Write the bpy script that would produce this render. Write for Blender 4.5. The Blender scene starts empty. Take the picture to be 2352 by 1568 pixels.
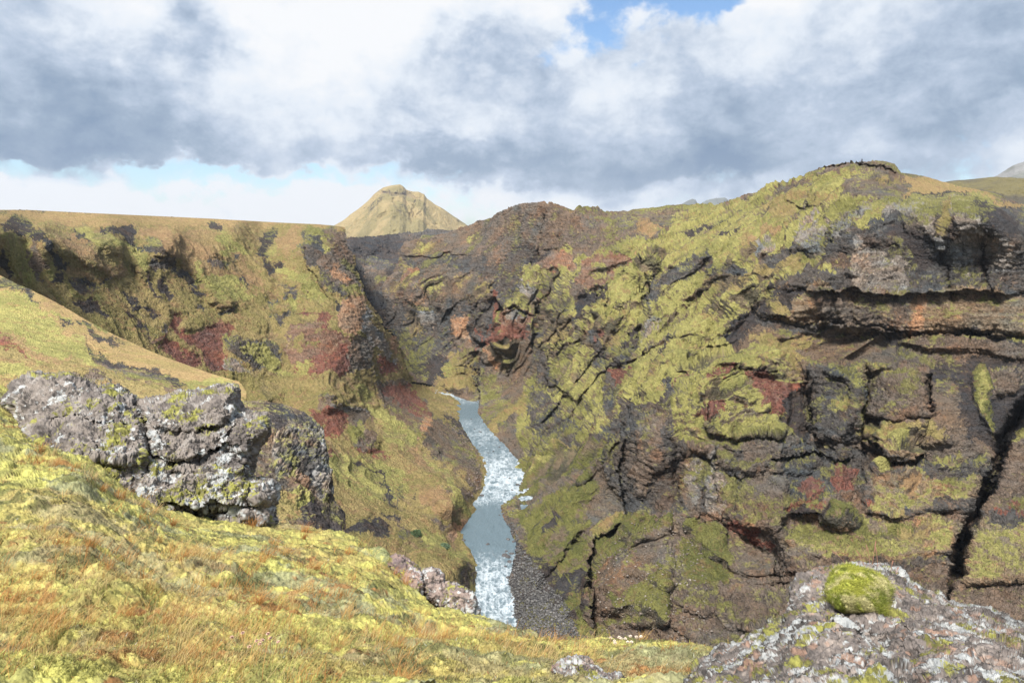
import bpy, math, random
import numpy as np
C = bpy.context.scene.collection
# ------------------------------------------------------------------ camera
PITCH = math.radians(9.2); F = 1568.0; CX, CY = 1176.0, 784.0     # focal length in the units the terrain was surveyed in (2352 wide)
sc = bpy.context.scene
cam_d = bpy.data.cameras.new('camera'); cam = bpy.data.objects.new('camera', cam_d); C.objects.link(cam)
cam.location = (0, 0, 0); cam.rotation_euler = (math.pi/2-PITCH, 0, 0)
cam_d.sensor_width = 36; cam_d.lens = 24; cam_d.clip_start = 0.1; cam_d.clip_end = 60000
sc.camera = cam
CP, SP = math.cos(PITCH), math.sin(PITCH)

def slopes(x, y):
    """horizontal and vertical slope of the line of sight, per metre of forward distance"""
    a = (CY-np.asarray(y, float))/F
    fy = CP+SP*a; fz = -SP+CP*a
    return (np.asarray(x, float)-CX)/F/fy, fz/fy
def world(x, y, D):
    sx, sz = slopes(x, y)
    return np.stack([sx*D, np.broadcast_to(D, np.shape(sx*D)), sz*D], -1)
def dist_at(y, z):
    return z/slopes(CX, y)[1]

# ------------------------------------------------------------------ light
SUN_EL, SUN_AZ = math.radians(55), math.radians(-152)      # azimuth from +Y, negative = west of the view
w = bpy.data.worlds.new('World'); sc.world = w; w.use_nodes = True
nt = w.node_tree; N = nt.nodes; L = nt.links; N.clear()
def node(t, **kw):
    n = N.new(t)
    for k, v in kw.items():
        if k == 'ins':
            for i, val in v.items():
                if hasattr(val, 'links') or isinstance(val, bpy.types.NodeSocket): n.id_data.links.new(val, n.inputs[i])
                else: n.inputs[i].default_value = val
        else: setattr(n, k, v)
    return n
def M(op, a, b=0.0, c=0.0, clamp=False):
    return node('ShaderNodeMath', operation=op, use_clamp=clamp, ins={0: a, 1: b, 2: c}).outputs[0]
def VM(op, a, b=(0, 0, 0), out=0):
    return node('ShaderNodeVectorMath', operation=op, ins={0: a, 1: b}).outputs[out]
sky = node('ShaderNodeTexSky', sky_type='NISHITA', sun_disc=False, sun_elevation=SUN_EL, sun_rotation=SUN_AZ,
           air_density=1.0, dust_density=0.6, ozone_density=1.0)
tc = node('ShaderNodeTexCoord').outputs['Generated']
# cloud cover and cloud brightness round the sky, as sampled on a table of azimuth and elevation
SKY_X = np.linspace(0, 2352, 17); SKY_Y = np.array([0, 62, 125, 187, 250, 312, 355, 395, 440, 500], float)
BRI = ["57778999878887654", "56748995478766654", "45648974466666543", "44557886556555533", "33455676655444333",
       "22334645565433665", "21223433342234555", "45786653322233455", "99999999766644466", "99999999988776666"]
COV = ["99999999993389999", "99999999945799999", "99999999977999999", "99999999999999999", "99999999999999999",
       "99999999999999977", "69999999999999866", "35333457999999876", "79766765788877665", "99999966667777665"]
def sky_table(rows):
    g = np.array([[int(c) for c in (r+'5'*17)[:17]] for r in rows], float)/9
    az = np.radians(np.linspace(-62, 62, 30)); el = np.radians(np.concatenate([np.linspace(-1, 22, 22), [26, 32, 45, 90]]))
    A, E = np.meshgrid(az, el)
    d = np.stack([np.cos(E)*np.sin(A), np.cos(E)*np.cos(A), np.sin(E)], -1)
    fwd = d[..., 1]*CP-d[..., 2]*SP; up = d[..., 1]*SP+d[..., 2]*CP
    fwd = np.maximum(fwd, .15)
    px = np.clip(CX+d[..., 0]/fwd*F, 0, 2351); py = np.clip(CY-up/fwd*F, 0, 499)
    ix = px/147; i0 = np.clip(ix.astype(int), 0, 15); tx = ix-i0
    j0 = np.clip(np.searchsorted(SKY_Y, py, 'right')-1, 0, 8); ty = (py-SKY_Y[j0])/(SKY_Y[j0+1]-SKY_Y[j0])
    v = (g[j0, i0]*(1-tx)+g[j0, i0+1]*tx)*(1-ty)+(g[j0+1, i0]*(1-tx)+g[j0+1, i0+1]*tx)*ty
    return az, el, v
def table_node(rows, azs, els):
    """the table as a sum of products of one-dimensional ramps"""
    az, el, v = sky_table(rows)
    U, S, Vt = np.linalg.svd(v, full_matrices=False)
    tot = None
    for k in (0, 3):
        fa = Vt[k:k+3].T*S[k:k+3]; fe = U[:, k:k+3]
        outs = []
        for f, pos, sock in ((fa, az, azs), (fe, el, els)):
            lo, hi = f.min(0), f.max(0); hi = np.maximum(hi, lo+1e-6)
            q = (f-lo)/(hi-lo); t = (pos-pos[0])/(pos[-1]-pos[0])
            r = node('ShaderNodeValToRGB'); cr = r.color_ramp; cr.interpolation = 'EASE'
            cr.elements[0].position = 0; cr.elements[1].position = 1
            for tt in t[1:-1]: cr.elements.new(float(tt))
            for e, c in zip(cr.elements, q): e.color = (*[float(z) for z in c], 1)
            L.new(M('DIVIDE', M('SUBTRACT', sock, float(pos[0])), float(pos[-1]-pos[0]), clamp=True), r.inputs[0])
            o = VM('MULTIPLY', r.outputs[0], tuple(float(z) for z in hi-lo)); o = VM('ADD', o, tuple(float(z) for z in lo))
            outs.append(o)
        d = VM('DOT_PRODUCT', outs[0], outs[1], out=1)
        tot = d if tot is None else M('ADD', tot, d)
    return tot
def wnoise(vec, scale, detail=6, rough=.55, out=0, dist=0):
    n = node('ShaderNodeTexNoise', ins={'Vector': vec, 'Scale': scale, 'Detail': detail, 'Roughness': rough, 'Distortion': dist})
    return n.outputs[out]
cv = VM('MULTIPLY', tc, (1, 1, 1.35))
warp = VM('SUBTRACT', wnoise(cv, 4.5, 7, .6, 1), (.5, .5, .5))
warp2 = VM('SUBTRACT', wnoise(cv, 14, 6, .6, 1), (.5, .5, .5))
dv = VM('ADD', VM('ADD', tc, VM('MULTIPLY', warp, (.26, .26, .13))), VM('MULTIPLY', warp2, (.11, .11, .08)))
sp = node('ShaderNodeSeparateXYZ', ins={0: dv})
azs = M('ARCTAN2', sp.outputs[0], sp.outputs[1])
els = M('ARCSINE', M('MINIMUM', M('MAXIMUM', sp.outputs[2], -1), 1))
bri = table_node(BRI, azs, els); cov = table_node(COV, azs, els)
bn = M('SUBTRACT', wnoise(cv, 6, 9, .55, dist=.4), .5); bn2 = M('SUBTRACT', wnoise(cv, 22, 8, .6, dist=.3), .5)
bn3 = M('SUBTRACT', wnoise(cv, 55, 8, .65), .5)
bri = M('ADD', M('ADD', bri, .03), M('ADD', M('MULTIPLY', bn, .85), M('ADD', M('MULTIPLY', bn2, .50), M('MULTIPLY', bn3, .20))))
cov = M('ADD', cov, M('ADD', M('MULTIPLY', bn, 1.0), M('MULTIPLY', bn2, .6)))
cmask = node('ShaderNodeMapRange', interpolation_type='SMOOTHSTEP', ins={0: cov, 1: .45, 2: .72, 3: 0.0, 4: 1.0}).outputs[0]
cr = node('ShaderNodeValToRGB', ins={0: bri}); e = cr.color_ramp.elements
e[0].position = .14; e[0].color = (.155, .25, .40, 1); e[1].position = .95; e[1].color = (.93, .94, .96, 1)
for p, c in ((.35, (.28, .375, .51)), (.54, (.48, .57, .71)), (.74, (.78, .84, .92))):
    q = e.new(p); q.color = (*c, 1)
SKY_STRENGTH = 0.13
skb = VM('MULTIPLY', sky.outputs[0], (.56, .68, .78))
# cloud radiance is written relative to the background strength
cloud = VM('MULTIPLY', cr.outputs[0], (1/SKY_STRENGTH*.59,)*3)
mix = node('ShaderNodeMix', data_type='RGBA', ins={0: cmask, 6: skb, 7: cloud}).outputs[2]
bg = node('ShaderNodeBackground', ins={0: mix, 1: SKY_STRENGTH})
out = node('ShaderNodeOutputWorld', ins={0: bg.outputs[0]})
w.cycles.sampling_method = 'MANUAL'; w.cycles.sample_map_resolution = 512
sd = bpy.data.lights.new('sun', 'SUN'); sun = bpy.data.objects.new('sun', sd); C.objects.link(sun)
sd.energy = 4.9; sd.angle = math.radians(16); sd.color = (1.0, .95, .87)
sun.rotation_euler = (math.pi/2-SUN_EL, 0, -SUN_AZ+math.pi)
sc.view_settings.view_transform = 'Standard'; sc.view_settings.look = 'None'
sc.view_settings.exposure = 0.82; sc.view_settings.gamma = 1
cy = sc.cycles
cy.use_adaptive_sampling = True; cy.adaptive_threshold = .015; cy.use_denoising = True
cy.max_bounces = 4; cy.diffuse_bounces = 2; cy.glossy_bounces = 2; cy.transmission_bounces = 1; cy.volume_bounces = 0; cy.transparent_max_bounces = 4
# ------------------------------------------------------------------ numeric helpers
rng = np.random.default_rng(7)
TAB = rng.uniform(-1, 1, 65536).astype(np.float32)
def vnoise(p, seed=0):
    """value noise in -1..1 at the points p (n x 3)"""
    f = np.floor(p); t = (p-f).astype(np.float32); i = f.astype(np.int64)
    t = t*t*t*(t*(t*6-15)+10)
    def h(a, b, c): return TAB[((i[:, 0]+a)*73856093 ^ (i[:, 1]+b)*19349663 ^ (i[:, 2]+c)*83492791 ^ (seed*2654435)) & 65535]
    x, y, z = t[:, 0], t[:, 1], t[:, 2]
    def lx(b, c): q = h(0, b, c); return q+(h(1, b, c)-q)*x
    def ly(c): q = lx(0, c); return q+(lx(1, c)-q)*y
    q = ly(0); return q+(ly(1)-q)*z
ROT = np.array([[.36, .48, -.8], [-.8, .6, 0], [.48, .64, .6]])
def fbm(p, size, octs=5, gain=.5, seed=0, ridge=False, aniso=(1, 1, 1)):
    q = np.asarray(p, float)*np.array(aniso)/size+seed*17.3
    s = 0; a = 1; tot = 0
    for k in range(octs):
        n = vnoise(q, seed+k)
        if ridge: n = 1-2*np.abs(n)
        s = s+a*n; tot += a; a *= gain
        q = (q@ROT.T)*2.03 if aniso == (1, 1, 1) else q*2.03+3.1
    return (s/tot*(1.6 if not ridge else 1)).astype(np.float32)
def cells(p, size, seed=0, aniso=(1, 1, 1)):
    """distance to the nearest scattered point, gap between nearest two, and a random value of the cell"""
    q = (np.asarray(p, float)*np.array(aniso)/size).astype(np.float32)+seed*5.1; f = np.floor(q).astype(np.int64)
    d1 = np.full(len(q), 9., np.float32); d2 = d1.copy(); val = np.zeros(len(q), np.float32)
    for a in (-1, 0, 1):
        for b in (-1, 0, 1):
            for c in (-1, 0, 1):
                g = f+np.array([a, b, c]); hsh = (g[:, 0]*73856093 ^ g[:, 1]*19349663 ^ g[:, 2]*83492791 ^ seed*977)
                o = np.stack([TAB[(hsh+k*101) & 65535] for k in (1, 2, 3)], 1)*.5+.5
                d = np.linalg.norm(g+o-q, axis=1).astype(np.float32)
                nearer = d < d1
                d2 = np.where(nearer, d1, np.minimum(d2, d)); val = np.where(nearer, TAB[(hsh+505) & 65535], val); d1 = np.minimum(d, d1)
    return d1, d2-d1, val
def sstep(x, a, b):
    t = np.clip((x-a)/(b-a), 0, 1); return t*t*(3-2*t)
def lerp(a, b, t): return a+(b-a)*t
def tps(ctrl, qx, qy, smooth=0.0):
    """smooth surface through scattered (x, y, value) points"""
    c = np.array(ctrl, float); P = c[:, :2]/1000; v = np.log(c[:, 2]); n = len(c)
    def ph(r2): return .5*r2*np.log(r2+1e-12)
    K = ph(((P[:, None]-P[None])**2).sum(-1))+smooth*np.eye(n)
    A = np.zeros((n+3, n+3)); A[:n, :n] = K; A[:n, n] = 1; A[:n, n+1:] = P; A[n, :n] = 1; A[n+1:, :n] = P.T
    s = np.linalg.solve(A, np.concatenate([v, [0, 0, 0]]))
    q = np.stack([np.ravel(qx), np.ravel(qy)], 1)/1000
    r = np.zeros(len(q))
    for k in range(0, len(q), 100000):
        qq = q[k:k+100000]; r[k:k+100000] = ph(((qq[:, None]-P[None])**2).sum(-1))@s[:n]+s[n]+qq@s[n+1:]
    return np.exp(r).reshape(np.shape(qx))
# polygons on a half-size survey sheet
RW, RH = 1216, 804; OX, OY = 40, 10
def raster(poly):
    p = np.array(poly, float)/2+[OX/2, OY/2]
    m = np.zeros((RH, RW), bool)
    x0, y0 = np.clip(np.floor(p.min(0)).astype(int), 0, [RW-1, RH-1]); x1, y1 = np.clip(np.ceil(p.max(0)).astype(int)+1, 0, [RW, RH])
    if x1 <= x0 or y1 <= y0: return m
    X, Y = np.meshgrid(np.arange(x0, x1)+.5, np.arange(y0, y1)+.5)
    ins = np.zeros(X.shape, bool)
    for (ax, ay), (bx, by) in zip(p, np.roll(p, -1, 0)):
        if ay == by: continue
        ins ^= ((ay > Y) != (by > Y)) & (X < (bx-ax)*(Y-ay)/(by-ay)+ax)
    m[y0:y1, x0:x1] = ins
    return m
def blur(a, r):
    a = a.astype(np.float32)
    for ax in (0, 1):
        for _ in range(2):
            pad = [(0, 0), (0, 0)]; pad[ax] = (r+1, r)
            cs = np.cumsum(np.pad(a, pad, mode='edge'), axis=ax, dtype=np.float64)
            n = 2*r+1
            a = ((cs[n:]-cs[:-n]) if ax == 0 else (cs[:, n:]-cs[:, :-n]))/n
            a = a.astype(np.float32)
    return a
def look(sheet, x, y):
    ix = np.clip(((x+OX)/2).astype(int), 0, RW-1); iy = np.clip(((y+OY)/2).astype(int), 0, RH-1)
    return sheet[iy, ix]
def look_s(sheet, x, y):
    fx = np.clip((x+OX)/2-.5, 0, RW-1.01); fy = np.clip((y+OY)/2-.5, 0, RH-1.01)
    ix = fx.astype(int); iy = fy.astype(int); tx = fx-ix; ty = fy-iy
    return (sheet[iy, ix]*(1-tx)+sheet[iy, ix+1]*tx)*(1-ty)+(sheet[iy+1, ix]*(1-tx)+sheet[iy+1, ix+1]*tx)*ty
def seg_field(poly, x, y):
    """distance to a polyline and the side of it (positive = right hand when walking along it)"""
    best = np.full(x.shape, 1e9, np.float32); side = np.zeros(x.shape, np.float32); along = np.zeros(x.shape, np.float32)
    p = np.array(poly, float); n = len(p)-1
    for k in range(n):
        a, b = p[k], p[k+1]; d = b-a; l2 = (d**2).sum()
        t = np.clip(((x-a[0])*d[0]+(y-a[1])*d[1])/l2, 0, 1)
        ex = x-a[0]-t*d[0]; ey = y-a[1]-t*d[1]; r = np.hypot(ex, ey)
        m = r < best; best = np.where(m, r, best); side = np.where(m, np.sign(d[0]*ey-d[1]*ex), side); along = np.where(m, (k+t)/n, along)
    return best, side, along
# ------------------------------------------------------------------ mesh output
def mesh_obj(name, co, quads, mat, cols=None, parent=None, smooth=True, tris=None, label=None, cat=None, kind=None, group=None, extra=None):
    me = bpy.data.meshes.new(name); co = np.ascontiguousarray(co, np.float32)
    polys = [q for q in (quads, tris) if q is not None and len(q)]
    loops = np.concatenate([q.ravel() for q in polys]).astype(np.int32)
    sizes = np.concatenate([np.full(len(q), q.shape[1]) for q in polys]).astype(np.int32)
    me.vertices.add(len(co)); me.vertices.foreach_set('co', co.ravel())
    me.loops.add(len(loops)); me.loops.foreach_set('vertex_index', loops)
    me.polygons.add(len(sizes)); me.polygons.foreach_set('loop_start', (np.cumsum(sizes)-sizes).astype(np.int32))
    if smooth: me.polygons.foreach_set('use_smooth', np.ones(len(sizes), bool))
    me.update(calc_edges=True)
    if cols is not None:
        a = me.color_attributes.new('Col', 'FLOAT_COLOR', 'POINT')
        c4 = np.ones((len(co), 4), np.float32); c4[:, :3] = cols; a.data.foreach_set('color', c4.ravel())
    for k, v in (extra or {}).items():
        a = me.attributes.new(k, 'FLOAT', 'POINT'); a.data.foreach_set('value', np.asarray(v, np.float32))
    me.materials.append(mat)
    o = bpy.data.objects.new(name, me); C.objects.link(o)
    if parent: o.parent = parent
    tag(o, label, cat, kind, group)
    return o
def tag(o, label=None, cat=None, kind=None, group=None):
    for k, v in (('label', label), ('category', cat), ('kind', kind), ('group', group)):
        if v: o[k] = v
    return o
def grid_quads(h, w, flip=False):
    i = np.arange(h*w).reshape(h, w)
    q = np.stack([i[:-1, :-1], i[1:, :-1], i[1:, 1:], i[:-1, 1:]], -1).reshape(-1, 4)
    return q[:, ::-1] if flip else q
def used_only(co, quads, *arrs):
    u, inv = np.unique(quads, return_inverse=True)
    return co[u], inv.reshape(quads.shape), [a[u] for a in arrs]
def grid_normals(P):
    du = np.gradient(P, axis=1); dv = np.gradient(P, axis=0)
    n = np.cross(dv, du); n /= np.linalg.norm(n, axis=-1, keepdims=True)+1e-9
    s = np.sign((n*P).sum(-1, keepdims=True)); return -n*np.where(s == 0, 1, s)      # facing the camera's side
# ------------------------------------------------------------------ materials
def new_mat(name):
    m = bpy.data.materials.new(name); m.use_nodes = True; m.node_tree.nodes.clear(); return m
def ground_mat(name, scale, bump, rough=.92, tint=.35, fine=1.0):
    """colour of the ground layer, broken up by noise nodes at two finer sizes, with a bump"""
    global N, L
    m = new_mat(name); N = m.node_tree.nodes; L = m.node_tree.links
    at = node('ShaderNodeAttribute', attribute_name='Col').outputs[0]
    oc = node('ShaderNodeTexCoord').outputs['Object']
    n1 = node('ShaderNodeTexNoise', ins={'Vector': oc, 'Scale': scale, 'Detail': 8, 'Roughness': .65}).outputs[0]
    n2 = node('ShaderNodeTexVoronoi', ins={'Vector': oc, 'Scale': scale*1.7}).outputs[0]
    n3 = node('ShaderNodeTexNoise', ins={'Vector': oc, 'Scale': scale*.31, 'Detail': 5, 'Roughness': .6}).outputs[0]
    k = M('ADD', M('ADD', M('MULTIPLY', M('SUBTRACT', n1, .5), tint*1.9), M('MULTIPLY', M('SUBTRACT', n3, .5), tint*1.3)), 1.0)
    k = M('MULTIPLY', k, M('ADD', M('MULTIPLY', n2, -tint*.5), 1+tint*.22))
    col = VM('MULTIPLY', at, node('ShaderNodeCombineXYZ', ins={0: k, 1: k, 2: k}).outputs[0])
    h = M('ADD', M('ADD', n1, M('MULTIPLY', n3, 1.2)), M('MULTIPLY', n2, .3))
    b = node('ShaderNodeBump', ins={'Strength': 1.0, 'Distance': bump, 'Height': h}).outputs[0]
    p = node('ShaderNodeBsdfPrincipled', ins={'Base Color': col, 'Roughness': rough, 'Normal': b, 'Specular IOR Level': .25})
    node('ShaderNodeOutputMaterial', ins={0: p.outputs[0]})
    return m
# ------------------------------------------------------------------ ground kinds: three colours, rock relief, moss threshold (slope above which no moss), fine relief
K_ = {
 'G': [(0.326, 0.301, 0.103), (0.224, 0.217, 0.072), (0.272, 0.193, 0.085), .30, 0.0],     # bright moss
 'H': [(.165, .160, .050), (.11, .115, .036), (.17, .125, .055), .30, 0.0],    # moss again, darker: shade of the lower right put into its colour
 'O': [(.285, .222, .095), (.215, .185, .068), (.27, .175, .085), .32, 0.0],    # olive grass
 'Q': [(0.306, 0.197, 0.102), (0.248, 0.183, 0.081), (0.335, 0.248, 0.116), .22, 0.0],     # rusty heath
 'Y': [(0.360, 0.250, 0.115), (0.290, 0.225, 0.090), (0.280, 0.180, 0.090), .04, 0.0],     # dry golden grass
 'B': [(0.159, 0.122, 0.092), (0.124, 0.097, 0.077), (0.207, 0.159, 0.111), .35, .10],     # brown scree
 'K': [(0.059, 0.052, 0.051), (0.046, 0.040, 0.041), (0.084, 0.069, 0.060), .45, .05],  # black sand and cinder
 'R': [(.225, .090, .064), (.150, .070, .054), (.25, .135, .095), .5, .12],   # red scoria
 'P': [(.250, .150, .100), (.175, .095, .068), (.30, .20, .14), .55, .12],     # pale red tuff
 'T': [(0.389, 0.230, 0.137), (0.288, 0.180, 0.115), (0.475, 0.288, 0.173), .8, .12],       # ochre tuff
 'D': [(0.102, 0.092, 0.085), (0.070, 0.063, 0.061), (0.153, 0.132, 0.114), 1.3, .25],   # dark basalt
 'L': [(0.284, 0.254, 0.225), (0.159, 0.143, 0.130), (0.383, 0.351, 0.317), 1.3, .30],     # pale weathered rock
 'V': [(0.183, 0.138, 0.106), (0.106, 0.085, 0.073), (0.243, 0.183, 0.132), 1.1, .18],    # brown rock
 'M': [(0.162, 0.129, 0.095), (0.095, 0.081, 0.067), (0.224, 0.168, 0.123), 1.0, .85],     # rock with moss on every ledge
 'S': [(0.248, 0.186, 0.124), (0.149, 0.110, 0.080), (0.323, 0.236, 0.155), .9, .45],        # banded tuff
}
KN = list(K_); KI = {k: i for i, k in enumerate(KN)}
KC = np.array([[K_[k][j] for j in range(3)] for k in KN], np.float32)
KA = np.array([K_[k][3] for k in KN], np.float32); KM = np.array([K_[k][4] for k in KN], np.float32)
def Z(n, pts):
    if n == 7: return [(689+a*.3906, 390.3+b*.3906) for a, b in pts]
    x0, y0 = {0: (0, 0), 1: (0, 428.75), 2: (735, 398.1), 3: (1568, 306.25), 4: (0, 826.9), 5: (735, 888.1), 6: (1568, 796.25)}[n]
    s = 3.0 if n else 1.0
    return [(x0+a/s, y0+b/s) for a, b in pts]
def P(s):
    v = [float(t) for t in s.replace(',', ' ').split()]
    return list(zip(v[::2], v[1::2]))
def sheets(base, patches, boxes=()):
    kind = np.full((RH, RW), KI[base], np.int16); push = np.zeros((RH, RW), np.float32)
    for k, z, pts, *pu in patches:
        m = raster(Z(z, P(pts))); kind[m] = KI[k]
        if pu: push[m] = pu[0]
    return kind, push
def paint(Pw, nrm, kx, ky, kind, unit, warp=7, moss_bias=0.0, seed=0, strata=1.0, rib=np.zeros(1), bare_k=1.0):
    """colour of each point: its kind, streaked and speckled, with moss on the flatter facets"""
    p = Pw.reshape(-1, 3); n = nrm.reshape(-1, 3); x = kx.ravel(); y = ky.ravel()
    w1 = fbm(p, 26*unit, 4, .6, seed+1); w2 = fbm(p, 26*unit, 4, .6, seed+2); f1 = fbm(p, 5*unit, 3, .6, seed+3); f2 = fbm(p, 5*unit, 3, .6, seed+4)
    xy = np.stack([x, y, 0*x], 1); v1 = fbm(xy, 46, 6, .66, seed+15); v2 = fbm(xy, 46, 6, .66, seed+16)
    jt = TAB[(np.arange(len(x))*7919) & 65535]; jt2 = TAB[(np.arange(len(x))*104729+77) & 65535]
    k = look(kind, x+warp*(3.1*v1+.5*f1)+2.6*jt*np.abs(jt), y+warp*(3.1*v2+.5*f2)+2.6*jt2*np.abs(jt2))
    big = fbm(p, 34*unit, 4, .55, seed+5); mid = fbm(p, 9*unit, 4, .6, seed+6); fin = fbm(p, 2.2*unit, 4, .65, seed+7)
    # streaks that run down the slope
    g = np.stack([n[:, 0], n[:, 1]], 1); gl = np.hypot(g[:, 0], g[:, 1])+1e-6
    zz = fbm(np.stack([p[:, 0]*.9, p[:, 1]*.9, p[:, 2]*.12], 1), 5*unit, 4, .6, seed+8)
    veg = np.isin(k, [KI['G'], KI['O'], KI['Q'], KI['Y'], KI['H']])
    lay = fbm(np.stack([p[:, 0]*.10, p[:, 1]*.10, p[:, 2]*1.4+w1*.8*unit], 1), 3.2*unit, 4, .6, seed+9)*strata
    a = np.where(veg, .55*big+.5*zz+.35*fin, .35*big+.35*mid+.45*lay+.4*fin); b = np.where(veg, .6*mid+.6*fin, .5*mid+.7*fin)
    ta = sstep(a, -.35, .40)[:, None]; tb = sstep(b, .12, .62)[:, None]
    c = lerp(lerp(KC[k, 0], KC[k, 1], ta), KC[k, 2], tb)
    # moss and grass take hold where the rock lies flatter
    rk = ~veg
    tint = np.stack([1+.22*w1+.16*lay, 1+.05*w1+.06*lay, 1-.10*w1-.06*lay], 1); c = np.where(rk[:, None], c*np.clip(tint, .5, 1.7), c)
    band = sstep(np.abs(lay+.2*mid), .12, .02)*strata; c = c*np.where(rk, 1-.55*band, 1)[:, None]
    rust = sstep(fbm(p, 16*unit, 4, .6, seed+14)+.3*fin, .40, .62)*(rk & (k != KI['R'])); c = lerp(c, c*np.array([1.4, 1.02, .78]), rust[:, None]*.5)
    ns = nrm.copy()
    for _ in range(2):
        for ax in (0, 1): ns = ns+np.roll(ns, 2, ax)+np.roll(ns, -2, ax)
    ns /= np.linalg.norm(ns, axis=-1, keepdims=True); up = n[:, 2]*.35+ns.reshape(-1, 3)[:, 2]*.65; amt = KM[k]
    thr = lerp(1.05, .30, amt)+moss_bias
    ms = sstep(up+.16*mid+.12*fin+.10*big, thr-.05, thr+.12)*(amt > 0)
    ms = np.maximum(ms, sstep(big+.6*mid+.3*fin, .46, .62)*sstep(up, .28, .5)*.7*np.isin(k, [KI[q_] for q_ in 'DVMS']))
    mc = lerp(lerp(KC[0, 0], KC[1, 0], sstep(big+.5*mid, -.3, .5)[:, None]), KC[0, 1], sstep(fin, 0, .5)[:, None])
    c = lerp(c, mc, ms[:, None])
    # bare steep facets inside the green
    bare = np.maximum(sstep(.40+.12*mid+.18*fin-up, .0, .12), sstep(-rib.ravel()+.35*mid+.3*fin, .42, .64)*.9)*veg*bare_k*(k != KI['Y'])
    c = lerp(c, lerp(KC[KI['K'], 0], KC[KI['B'], 0], sstep(mid, -.2, .4)[:, None]), bare[:, None]*.85)
    spk = fbm(p, .9*unit, 3, .7, seed+11)
    c = c*(1+.28*spk)[:, None]
    return np.clip(c, .01, .8), k, ms
def amp_of(kind, r=3):
    return blur(KA[kind], r)
def relief(p, amp, unit, seed=0, soft=0.0):
    """rock relief in metres: buttresses, cracks, ledges and broken blocks"""
    q = np.asarray(p, float)
    wx = fbm(q, 18*unit, 3, .5, seed+20); wz = fbm(q, 30*unit, 3, .5, seed+21)
    butt = fbm(q, 22*unit, 5, .58, seed+22, ridge=True, aniso=(1, 1, .40))
    z = q[:, 2]/(5.2*unit)+wx*.55+wz*.4; fz = z-np.floor(z); led = sstep(fz, .0, .75)-fz
    z = q[:, 2]/(1.7*unit)+wx*1.1+wz*.9; fz = z-np.floor(z); led2 = sstep(fz, .0, .8)-fz
    q2 = q+np.stack([wx, wz, wx], 1)*2*unit
    d1, gap, val = cells(q2, 6.0*unit, seed+3, aniso=(1, 1, .6))
    d1b, gapb, valb = cells(q2, 2.4*unit, seed+5, aniso=(1, 1, .7))
    blk = val*.8-1.1*np.exp(-gap*10)
    blkb = valb*.75-1.0*np.exp(-gapb*8)
    rbs = fbm(np.stack([q[:, 0]+2*wx*unit, q[:, 1]+2*wz*unit, q[:, 2]*.13], 1), 6*unit, 4, .6, seed+27, ridge=True)
    fine = fbm(q, 1.6*unit, 4, .65, seed+24)
    if soft: return amp*unit*(1.9*butt+.9*led+.35*led2+.30*blk+.14*blkb+1.0*fine-.9*np.exp(-(d1b/.42)**2)+.8*fbm(q, 5*unit, 4, .6, seed+26, ridge=True))
    return amp*unit*(1.3*butt+1.5*rbs+2.9*led+1.1*led2+1.1*blk+.8*blkb+.7*fine)
# ------------------------------------------------------------------ terrain sheets
RIVER_Z = -140.0
def ctrl(rows):
    o = []
    for x, y, d in rows: o.append((x, y, d if d > 0 else float(dist_at(y, d))))
    return o
def strokes_at(strokes, x, y):
    o = np.zeros(x.shape, np.float32)
    xy = np.stack([x.ravel(), y.ravel(), 0*x.ravel()], 1); wob = (9*fbm(xy, 34, 5, .6, 5)).reshape(x.shape); wob2 = (9*fbm(xy, 30, 5, .6, 6)).reshape(x.shape)
    for kind, d, wd, s in strokes:
        pts = P(s) if isinstance(s, str) else s
        r, side, al = seg_field(pts, x+wob, y+wob2)
        fade = sstep(al, 0, .15)*(1-sstep(al, .85, 1))
        if kind == 'bump': o += d*np.exp(-(r/wd)**2)*fade
        elif kind == 'vee': o += d*.75*np.exp(-r/(wd*.6))*fade
        elif kind == 'right': o += d*np.exp(-r/wd)*(side > 0)*fade
        elif kind == 'left': o += d*np.exp(-r/wd)*(side < 0)*fade
    return o
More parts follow.
